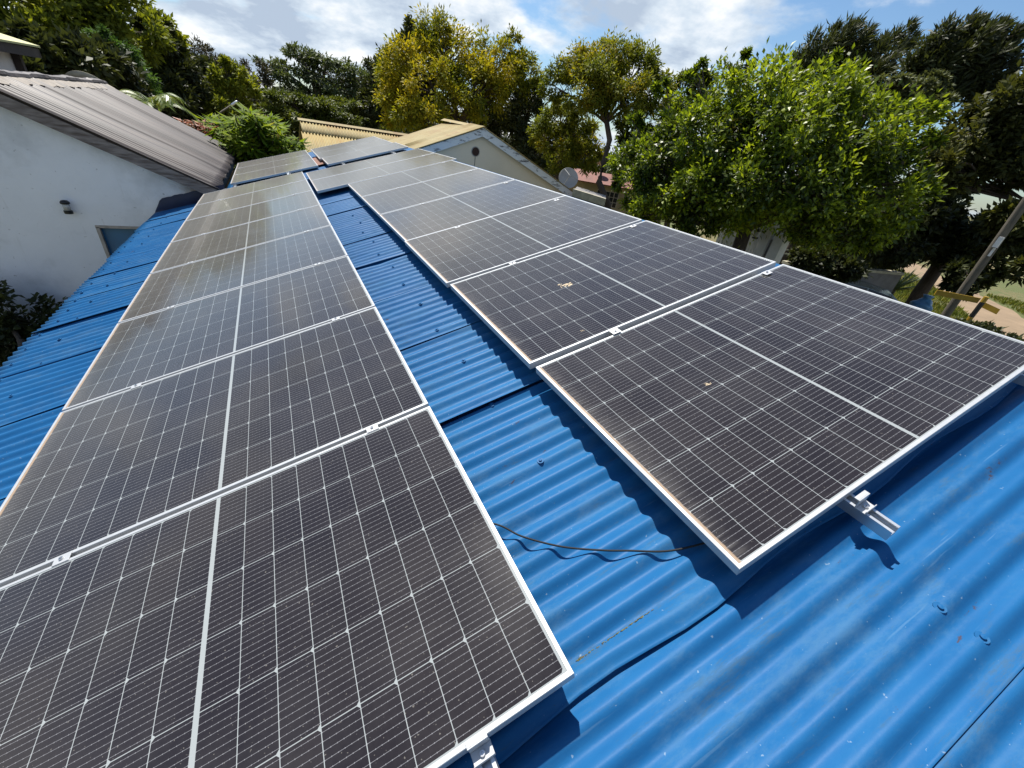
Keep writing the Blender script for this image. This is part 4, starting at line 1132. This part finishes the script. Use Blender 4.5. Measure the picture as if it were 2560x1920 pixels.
# --- left: forest mass
tree('tall_tree', 'tall yellow-green tree filling the top left corner above the houses', 'tree', gpos(120, 300, 34),
     [blob(60, 40, 32, 120, 90), blob(190, 20, 33, 110, 80), blob(310, 50, 34, 90, 70), blob(250, 120, 33, 90, 70), blob(90, 130, 31, 110, 70), blob(400, 110, 36, 60, 60), blob(-60, 100, 32, 100, 100)],
     M['lf_olive'], 230, 90, (.34, .15), seed=3, trunk_r=.3, group=TG)
tree('leafy_tree', 'dark glossy tree just behind the dark ridge, under the tall yellow-green tree', 'tree', gpos(120, 300, 23),
     [blob(110, 150, 23, 80, 55), blob(210, 165, 23, 75, 50), blob(40, 185, 22, 70, 40), blob(290, 190, 25, 60, 60)],
     M['lf_dark'], 110, 90, (.30, .14), seed=5, trunk_r=.2, group=TG)
tree('feathery_tree', 'light feathery green tree above the end of the dark ridge', 'tree', gpos(300, 330, 27),
     [blob(280, 140, 27, 55, 45), blob(310, 190, 27, 60, 45), blob(255, 105, 27, 35, 28), blob(340, 225, 27, 45, 35)],
     M['lf_feather'], 120, 130, (.20, .06), seed=6, trunk_r=.12, droop=.5, group=TG)
tree('dark_tree', 'tall dark green tree right of the feathery tree on the left', 'tree', gpos(420, 330, 36),
     [blob(420, 150, 36, 60, 75), blob(380, 90, 36, 40, 45), blob(450, 230, 36, 60, 70), blob(400, 250, 34, 70, 60), blob(490, 220, 38, 50, 60)],
     M['lf_dark'], 150, 110, (.34, .13), seed=7, trunk_r=.25, group=TG)
tree('bare_twig_tree', 'brownish half-bare tree between the dark tree and the yellow-green one', 'tree', gpos(520, 330, 44),
     [blob(510, 160, 44, 55, 45), blob(560, 190, 44, 50, 45), blob(640, 190, 46, 40, 35), blob(500, 220, 44, 50, 50), blob(600, 230, 44, 50, 50)],
     M['lf_brown'], 120, 80, (.30, .08), bark='bark_grey', seed=8, trunk_r=.22, group=TG)
tree('golden_tree', 'yellow-green bushy tree left of the flat-topped acacia', 'tree', gpos(575, 330, 36),
     [blob(575, 190, 36, 40, 35), blob(540, 235, 36, 42, 38), blob(610, 220, 37, 30, 40), blob(560, 275, 35, 40, 25)],
     M['lf_olive'], 90, 100, (.26, .11), seed=9, trunk_r=.16, group=TG)
# --- acacias
tree('flat_topped_acacia', 'wide dark flat-topped acacia with open branches in the centre left distance', 'tree', gpos(790, 330, 50),
     [blob(750, 135, 50, 55, 14), blob(690, 165, 50, 45, 14), blob(820, 150, 50, 65, 16), blob(880, 185, 50, 55, 18), blob(720, 195, 50, 50, 14), blob(800, 190, 50, 70, 18), blob(850, 225, 50, 70, 22), blob(770, 235, 50, 60, 16), blob(900, 250, 50, 40, 30), blob(930, 200, 52, 40, 35)],
     M['lf_flat'], 230, 48, (.36, .15), bark='bark_grey', seed=10, trunk_r=.38, flat=.45, clump=.30, upness=1.0, group=TG, outer=.35)
tree('layered_acacia', 'low fresh green acacia in layers beneath the flat-topped one', 'tree', gpos(760, 345, 40),
     [blob(720, 245, 40, 70, 12), blob(790, 262, 40, 80, 14), blob(700, 280, 40, 60, 13), blob(830, 290, 40, 70, 16), blob(760, 300, 40, 80, 14), blob(860, 262, 41, 50, 14)],
     M['lf_mid'], 190, 90, (.26, .11), seed=12, trunk_r=.24, flat=.4, clump=.30, upness=1.2, group=TG, outer=.35)
tree('dark_leaved_tree', 'dark tree between the acacia and the big yellow tree', 'tree', gpos(930, 330, 42),
     [blob(950, 210, 42, 45, 55), blob(960, 280, 41, 45, 45), blob(1030, 105, 46, 38, 38), blob(985, 160, 44, 40, 40), blob(915, 280, 42, 40, 40)],
     M['lf_dark'], 110, 100, (.34, .15), seed=13, trunk_r=.22, group=TG)
# --- big yellow tree
tree('yellow_tree', 'big rounded tree with golden yellow foliage behind the yellow roof', 'tree', gpos(1150, 400, 31),
     [blob(1010, 190, 30, 75, 70), blob(1110, 130, 31, 85, 65), blob(1090, 95, 31, 50, 40), blob(1240, 170, 31, 80, 60), blob(990, 260, 29, 55, 50), blob(1080, 230, 29, 90, 70), blob(1190, 230, 30, 80, 60), blob(1310, 190, 32, 50, 50), blob(1050, 290, 28, 80, 35), blob(1280, 130, 32, 40, 35)],
     M['lf_yellow'], 330, 105, (.24, .09), seed=14, trunk_r=.34, droop=.25, group=TG, clump=.25)
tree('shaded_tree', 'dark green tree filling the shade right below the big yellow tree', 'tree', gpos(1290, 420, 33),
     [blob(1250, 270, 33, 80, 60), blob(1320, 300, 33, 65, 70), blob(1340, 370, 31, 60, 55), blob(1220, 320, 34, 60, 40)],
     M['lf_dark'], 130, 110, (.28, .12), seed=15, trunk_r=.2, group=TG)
# --- yellow-green tree with visible trunk
tree('slender_tree', 'slender yellow-green tree with a dark curving trunk in front of the red-roofed house', 'tree', gpos(1521, 510, 21),
     [blob(1510, 150, 23, 80, 45), blob(1430, 160, 23, 50, 40), blob(1600, 170, 23, 55, 50), blob(1470, 230, 22, 75, 45), blob(1570, 240, 22, 80, 50), blob(1640, 230, 23, 40, 55), blob(1520, 200, 22, 85, 40), blob(1385, 215, 23, 36, 48)],
     M['lf_yellowgreen'], 230, 95, (.17, .065), seed=16, trunk_r=.13, path=[at(1521, 512, 21), at(1497, 455, 21), at(1510, 405, 21.2), at(1524, 350, 21.6), at(1516, 300, 22)], droop=.35, fork=1.5, group=TG, clump=.26)
tree('yellow_bush_tree', 'smaller yellow-green tree with forked stems behind the cream house eave', 'tree', gpos(1385, 470, 24),
     [blob(1400, 300, 24, 60, 40), blob(1360, 340, 24, 45, 40), blob(1450, 330, 24, 50, 45), blob(1400, 380, 24, 60, 40), blob(1470, 390, 24, 40, 35)],
     M['lf_yellowgreen'], 130, 100, (.18, .07), seed=17, trunk_r=.14, droop=.3, fork=.8, group=TG)
tree('pale_tree', 'pale green tree between the slender tree and the bright green one', 'tree', gpos(1720, 450, 24),
     [blob(1700, 250, 24, 45, 60), blob(1750, 250, 24, 45, 55), blob(1680, 320, 23, 50, 60), blob(1590, 330, 23, 50, 50), blob(1610, 400, 22, 50, 50)],
     M['lf_mid'], 120, 110, (.20, .08), seed=18, trunk_r=.15, group=TG)
# --- bright green tree, right
tree('bright_green_tree', 'dense bright green broad-leaved tree beyond the right row of panels', 'tree', gpos(1885, 600, 13.5),
     [blob(1950, 330, 13, 190, 110), blob(1760, 360, 13, 140, 100), blob(2130, 360, 13, 150, 110), blob(1880, 250, 13.5, 130, 80), blob(2040, 230, 13.5, 130, 70), blob(1660, 440, 13, 110, 100), blob(1790, 480, 12.5, 160, 90), blob(1980, 470, 12.5, 190, 100), blob(2180, 480, 13, 130, 90), blob(1880, 500, 12.5, 130, 50), blob(2080, 555, 12.8, 120, 60), blob(1640, 520, 12.6, 90, 55), blob(1740, 560, 12.4, 80, 45), blob(2250, 350, 13.6, 80, 80), blob(1640, 240, 13.4, 22, 45), blob(1740, 200, 13.4, 22, 45), blob(1850, 168, 13.6, 20, 42), blob(2080, 165, 13.6, 22, 35), blob(1575, 330, 13.2, 28, 40), blob(1590, 430, 13, 70, 70), blob(2320, 300, 13.8, 30, 40)],
     M['lf_bright'], 740, 100, (.128, .062), seed=19, trunk_r=.2, clump=.20, upness=1.0, outer=.6)
# --- dark trees on the right
tree('windblown_tree', 'dark feathery tree with upswept tips behind the bright green one', 'tree', gpos(1950, 400, 24),
     [blob(2060, 150, 24, 70, 50), blob(2110, 110, 24, 60, 35), blob(2000, 180, 24, 45, 30), blob(2190, 160, 24, 50, 45), blob(2240, 105, 25, 38, 30), blob(2160, 200, 24, 60, 40)],
     M['lf_dark'], 150, 85, (.30, .05), seed=20, trunk_r=.2, upness=.8, wind=(.5, -.3, .9), group='dark trees on the right')
tree('windblown_tree', 'large dark windswept tree reaching highest near the top right corner', 'tree', gpos(2010, 400, 22),
     [blob(2400, 120, 22, 90, 45), blob(2340, 180, 22, 80, 55), blob(2450, 180, 22, 70, 50), blob(2490, 110, 22, 45, 35), blob(2380, 230, 22, 60, 35)],
     M['lf_dark'], 150, 110, (.27, .06), seed=21, trunk_r=.22, upness=.6, wind=(.5, -.3, .6), group='dark trees on the right')
tree('grey_green_tree', 'grey-green layered tree between the bright green and windswept trees', 'tree', gpos(2060, 400, 19),
     [blob(2250, 220, 19, 60, 22), blob(2310, 255, 19, 60, 22), blob(2240, 270, 19, 60, 25), blob(2330, 210, 19.5, 40, 20)],
     M['lf_greygreen'], 110, 100, (.16, .07), seed=22, trunk_r=.14, flat=.5, upness=1.0)
tree('spreading_tree', 'huge dark spreading tree along the right edge over the road', 'tree', (24.0, -1.0),
     [blob(2520, 280, 18, 90, 80), blob(2440, 350, 18, 90, 70), blob(2560, 400, 18, 100, 60), blob(2370, 420, 17.5, 70, 55), blob(2560, 560, 17.5, 90, 60), blob(2640, 300, 18, 100, 120), blob(2600, 660, 17, 70, 40)],
     M['lf_shade'], 240, 105, (.19, .08), seed=23, trunk_r=.25)
tree('shade_tree', 'dark tree with a leaning trunk standing on the grass left of the pole', 'tree', gpos(2296, 752, 22.5),
     [blob(2330, 500, 22, 90, 60), blob(2250, 540, 21, 90, 60), blob(2420, 580, 22, 90, 50), blob(2350, 600, 22, 80, 45), blob(2200, 610, 21, 80, 50), blob(2450, 660, 21, 70, 45), blob(2400, 690, 20, 45, 35)],
     M['lf_dark'], 210, 100, (.25, .11), seed=24, trunk_r=.24, trunk_bend=.4, fork=1.2)

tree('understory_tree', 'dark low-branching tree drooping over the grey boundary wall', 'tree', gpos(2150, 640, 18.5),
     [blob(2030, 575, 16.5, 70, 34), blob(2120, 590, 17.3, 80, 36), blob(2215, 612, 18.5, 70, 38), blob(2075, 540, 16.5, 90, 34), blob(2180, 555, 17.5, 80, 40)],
     M['lf_dark'], 150, 90, (.19, .09), seed=71, trunk_r=.13, droop=.6, fork=1.0)  # added tree, its canopy put there to shade the wall below
# --- mango tree by the far panels
def rosette_tree(name, label, base, tips_, mat, seed, leafn=18, ln=.36, wd=.085):
    rs = np.random.RandomState(seed); rg = random.Random(seed)
    t = empty(name, (base[0], base[1], GZ)); tag(t, label, 'tree'); O = np.array(t.location)
    P, Nn, Dd = [], [], []; bm = bmesh.new()
    c0 = np.mean([np.array(q) for q in tips_], axis=0) - O
    f = Vector((c0[0] * .5, c0[1] * .5, c0[2] * .55)); tube(bm, [(0, 0, -.1), f * .5, f], [.12, .1, .08], 8)
    for q in tips_:
        q = np.array(q) - O
        mid = f.lerp(Vector(q), .5) + Vector((0, 0, -.1)); tube(bm, [f, mid, Vector(q)], [.035, .022, .008], 5)
        k = leafn
        a = rs.uniform(0, 6.28, k) ; el = rs.uniform(-.7, .6, k)
        d = np.stack([np.cos(a) * np.cos(el), np.sin(a) * np.cos(el), np.sin(el) - .15], 1)
        P.append(q + d * .03 - np.array([0, 0, 1]) * rs.uniform(0, .22, (k, 1))); Dd.append(d); Nn.append(np.array([0, 0, 1.]) + d * .3 + rs.normal(size=(k, 3)) * .25)
    me = leaves_mesh('crown', np.concatenate(P), np.concatenate(Nn), np.concatenate(Dd), ln, wd, rs, -.10)
    me_obj('crown', me, mat, t); mesh_obj('trunk', bm, M['bark'], t, True)
    return t
rg = random.Random(31); tips = []
for i in range(125):
    u_, v_ = rg.gauss(0, .5), rg.gauss(0, .5)
    px, py = 628 + u_ * 75, 330 + v_ * 62 - 14
    if py < 262 + abs(px - 632) * .55: py = 262 + abs(px - 632) * .55 + rg.uniform(0, 60)
    tips.append(at(px, py, rg.uniform(15.2, 17.6)))
for i in range(60): tips.append(at(rg.uniform(590, 748), rg.uniform(345, 405), rg.uniform(15, 16.6)))
rosette_tree('mango_tree', 'glossy young mango tree with orange new leaves beyond the far left panels', gpos(630, 420, 16.4), tips, M['lf_mango'], 33)
tips = [at(rg.gauss(545, 20), rg.gauss(312, 16), rg.uniform(18.5, 20)) for _ in range(70)]
rosette_tree('young_mango_tree', 'smaller dull green mango tree left behind the glossy one', gpos(548, 350, 19.2), tips, M['lf_mango'], 34)
tips = [at(rg.gauss(487, 16), rg.gauss(308, 5), rg.uniform(17.5, 18.5)) for _ in range(34)]
rosette_tree('red_tipped_shrub', 'low shrub with red bracts peeping over the dark roof', gpos(487, 330, 18), tips, M['lf_red'], 35, 12, .2, .06)

# --- palm
def palm(base_top, label, seed, n=11, ln=1.6):
    rg = random.Random(seed); t = empty('palm', (base_top.x, base_top.y, GZ)); tag(t, label, 'palm'); O = Vector(t.location); rs = np.random.RandomState(seed)
    bm = bmesh.new(); hp = base_top - O; tube(bm, [(0, 0, -.1), hp * .5, hp], [.14, .11, .10], 10); mesh_obj('trunk', bm, M['bark_grey'], t, True)
    for k in range(n):
        a = 6.283 * k / n + rg.uniform(-.2, .2); up = rg.uniform(.45, 1.35); P, Nn, Dd = [], [], []; bmr = bmesh.new(); pts = []
        for i in range(11):
            s = i / 10; r = ln * (s - .15 * s * s) * math.cos(up * .7); z = ln * (math.sin(up) * s - .75 * s * s)
            pts.append(hp + Vector((math.cos(a) * r, math.sin(a) * r, z)))
        tube(bmr, pts, [.022 - .0018 * i for i in range(11)], 5)
        fr = mesh_obj('frond', bmr, M['lf_palm'], t)
        for i in range(10):
            for f in (0, .33, .66):
                p = pts[i].lerp(pts[i + 1], f); d = (pts[i + 1] - pts[i]).normalized(); sd = d.cross(Vector((0, 0, 1))).normalized(); upv = sd.cross(d)
                for s_ in (-1, 1):
                    P.append(np.array(p)); Dd.append(np.array(d * .9 + sd * s_ - Vector((0, 0, .5)))); Nn.append(np.array(upv + sd * s_ * .2))
        me = leaves_mesh('leaflets', np.array(P), np.array(Nn), np.array(Dd), .34, .03, rs, .02)
        me_obj('leaflets', me, M['lf_palm'], fr)
palm(at(385, 268, 20.5), 'small palm with drooping fronds behind the far end of the dark roof', 41)

# --- shrubs, agave, grass
def shrub(px, py, D, rpx, rpy, mat, label, seed, n=60, per=70, leaf=(.12, .06), cat='shrub', name='shrub'):
    b = blob(px, py, D, rpx, rpy)
    return tree(name, label, cat, (b[0].x, b[0].y), [b], mat, n, per, leaf, seed=seed, trunk_r=.05, clump=.3)
lb = at(35, 830, 9.3)
tree('shrub', 'dark shrub at the foot of the white house wall, bottom left', 'shrub', (lb.x, lb.y), [(Vector((-2.95, 9.0, -2.15)), .55, .3, .62), (Vector((-3.35, 8.9, -2.35)), .5, .35, .5), (Vector((-2.6, 8.7, -2.6)), .4, .35, .35)], M['lf_dark'], 70, 70, (.11, .06), seed=51, trunk_r=.05, clump=.3)
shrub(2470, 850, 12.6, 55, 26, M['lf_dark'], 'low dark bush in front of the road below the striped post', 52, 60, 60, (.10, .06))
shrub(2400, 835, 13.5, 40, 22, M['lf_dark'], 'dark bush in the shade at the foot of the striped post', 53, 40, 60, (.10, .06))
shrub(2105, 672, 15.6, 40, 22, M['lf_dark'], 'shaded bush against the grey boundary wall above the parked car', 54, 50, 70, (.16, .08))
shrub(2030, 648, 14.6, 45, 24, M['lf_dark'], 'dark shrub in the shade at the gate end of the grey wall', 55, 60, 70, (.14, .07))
ag = at(2248, 706, 23.0); t = empty('agave', (ag.x, ag.y, GZ)); tag(t, 'pale spiky agave on the grass behind the parked car', 'plant')
rs = np.random.RandomState(61); rg = random.Random(61); bm = bmesh.new()
for k in range(46):
    a = 6.283 * rg.random(); el = rg.uniform(.15, 1.35); L_ = rg.uniform(.8, 1.25); d = Vector((math.cos(a) * math.cos(el), math.sin(a) * math.cos(el), math.sin(el))); sd = d.cross(Vector((0, 0, 1))).normalized() * .055; o_ = Vector((0, 0, .2))
    p0, p1, p2 = o_ + sd * .8, o_ + d * L_ * .4 + sd, o_ + d * L_; q0, q1 = o_ - sd * .8, o_ + d * L_ * .4 - sd
    m0, m1 = o_ - Vector((0, 0, .02)), o_ + d * L_ * .4 - Vector((0, 0, .03))
    V = [bm.verts.new(v) for v in (p0, p1, p2, q0, q1, m0, m1)]
    bm.faces.new((V[0], V[1], V[6], V[5])); bm.faces.new((V[5], V[6], V[4], V[3])); bm.faces.new((V[1], V[2], V[6])); bm.faces.new((V[6], V[2], V[4]))
zsc = (ag.z - GZ)
o = mesh_obj('rosette', bm, M['lf_agave'], t); o.location = (0, 0, max(0.0, zsc - .5))
bm = bmesh.new(); tube(bm, [(0, 0, -.1), (0, 0, max(.25, zsc - .3))], .07, 8); mesh_obj('stem', bm, M['bark_grey'], t)
# rough grass on the verges
rs = np.random.RandomState(90); P = []
for k in range(42000):
    a = rs.uniform(rad(60), rad(84)); D = rs.uniform(15, 42) 
    P.append((CC[0] + D * math.sin(a), CC[1] + D * math.cos(a), GZ))
P = np.array(P)
def road_d(p):
    pts = np.array([(18, -5), (26, 1.2), (31, 3.7), (36.8, 6.6), (41, 9.4), (46.5, 13.6), (54, 18.8), (72, 31)]); best = np.full(len(p), 1e9)
    for a, b in zip(pts, pts[1:]):
        ab = b - a; tt = np.clip(((p[:, :2] - a) @ ab) / (ab @ ab), 0, 1); best = np.minimum(best, np.linalg.norm(p[:, :2] - (a + tt[:, None] * ab), axis=1))
    return best
nz = np.sin(P[:, 0] * 1.3) * np.cos(P[:, 1] * 1.7) + .6 * np.sin(P[:, 0] * 3.1 + P[:, 1] * 2.3)
P = P[(road_d(P) > 1.7) & (nz > -.6)]
me = leaves_mesh('grass', P, unit(rs, len(P)), np.array([0, 0, 1.]) + rs.normal(size=(len(P), 3)) * .4, .26, .07, rs)
M['lf_grass'] = mat_leaf('leaf_grass', [(0.0, (0.07, 0.095, 0.015)), (.5, (0.125, 0.145, 0.022)), (1.0, (0.24, 0.20, 0.065))], .5, .3, .6, .2)
tag(me_obj('grass', me, M['lf_grass']), kind='stuff')
# street lamp between the trees
s0, s1, s2 = at(546, 300, 30), at(545, 285, 30), at(580, 262, 30)
sl = empty('street_lamp', (s0.x, s0.y, GZ)); tag(sl, 'thin bent street lamp arm showing against the dark trees', 'street lamp'); o_ = Vector(sl.location)
bm = bmesh.new(); tube(bm, [(0, 0, 0), s1 - o_, (s1 - o_).lerp(s2 - o_, .2), s2 - o_], [.06, .05, .04, .04], 8); mesh_obj('pole', bm, M['polewood'], sl, True)
bm = bmesh.new(); e = s2 - o_; dd = (s2 - s1).normalized(); tube(bm, [e - dd * .1, e, e + dd * .3, e + dd * .35], [.04, .06, .06, .03], 8); mesh_obj('lamp_head', bm, M['rail'], sl, True)
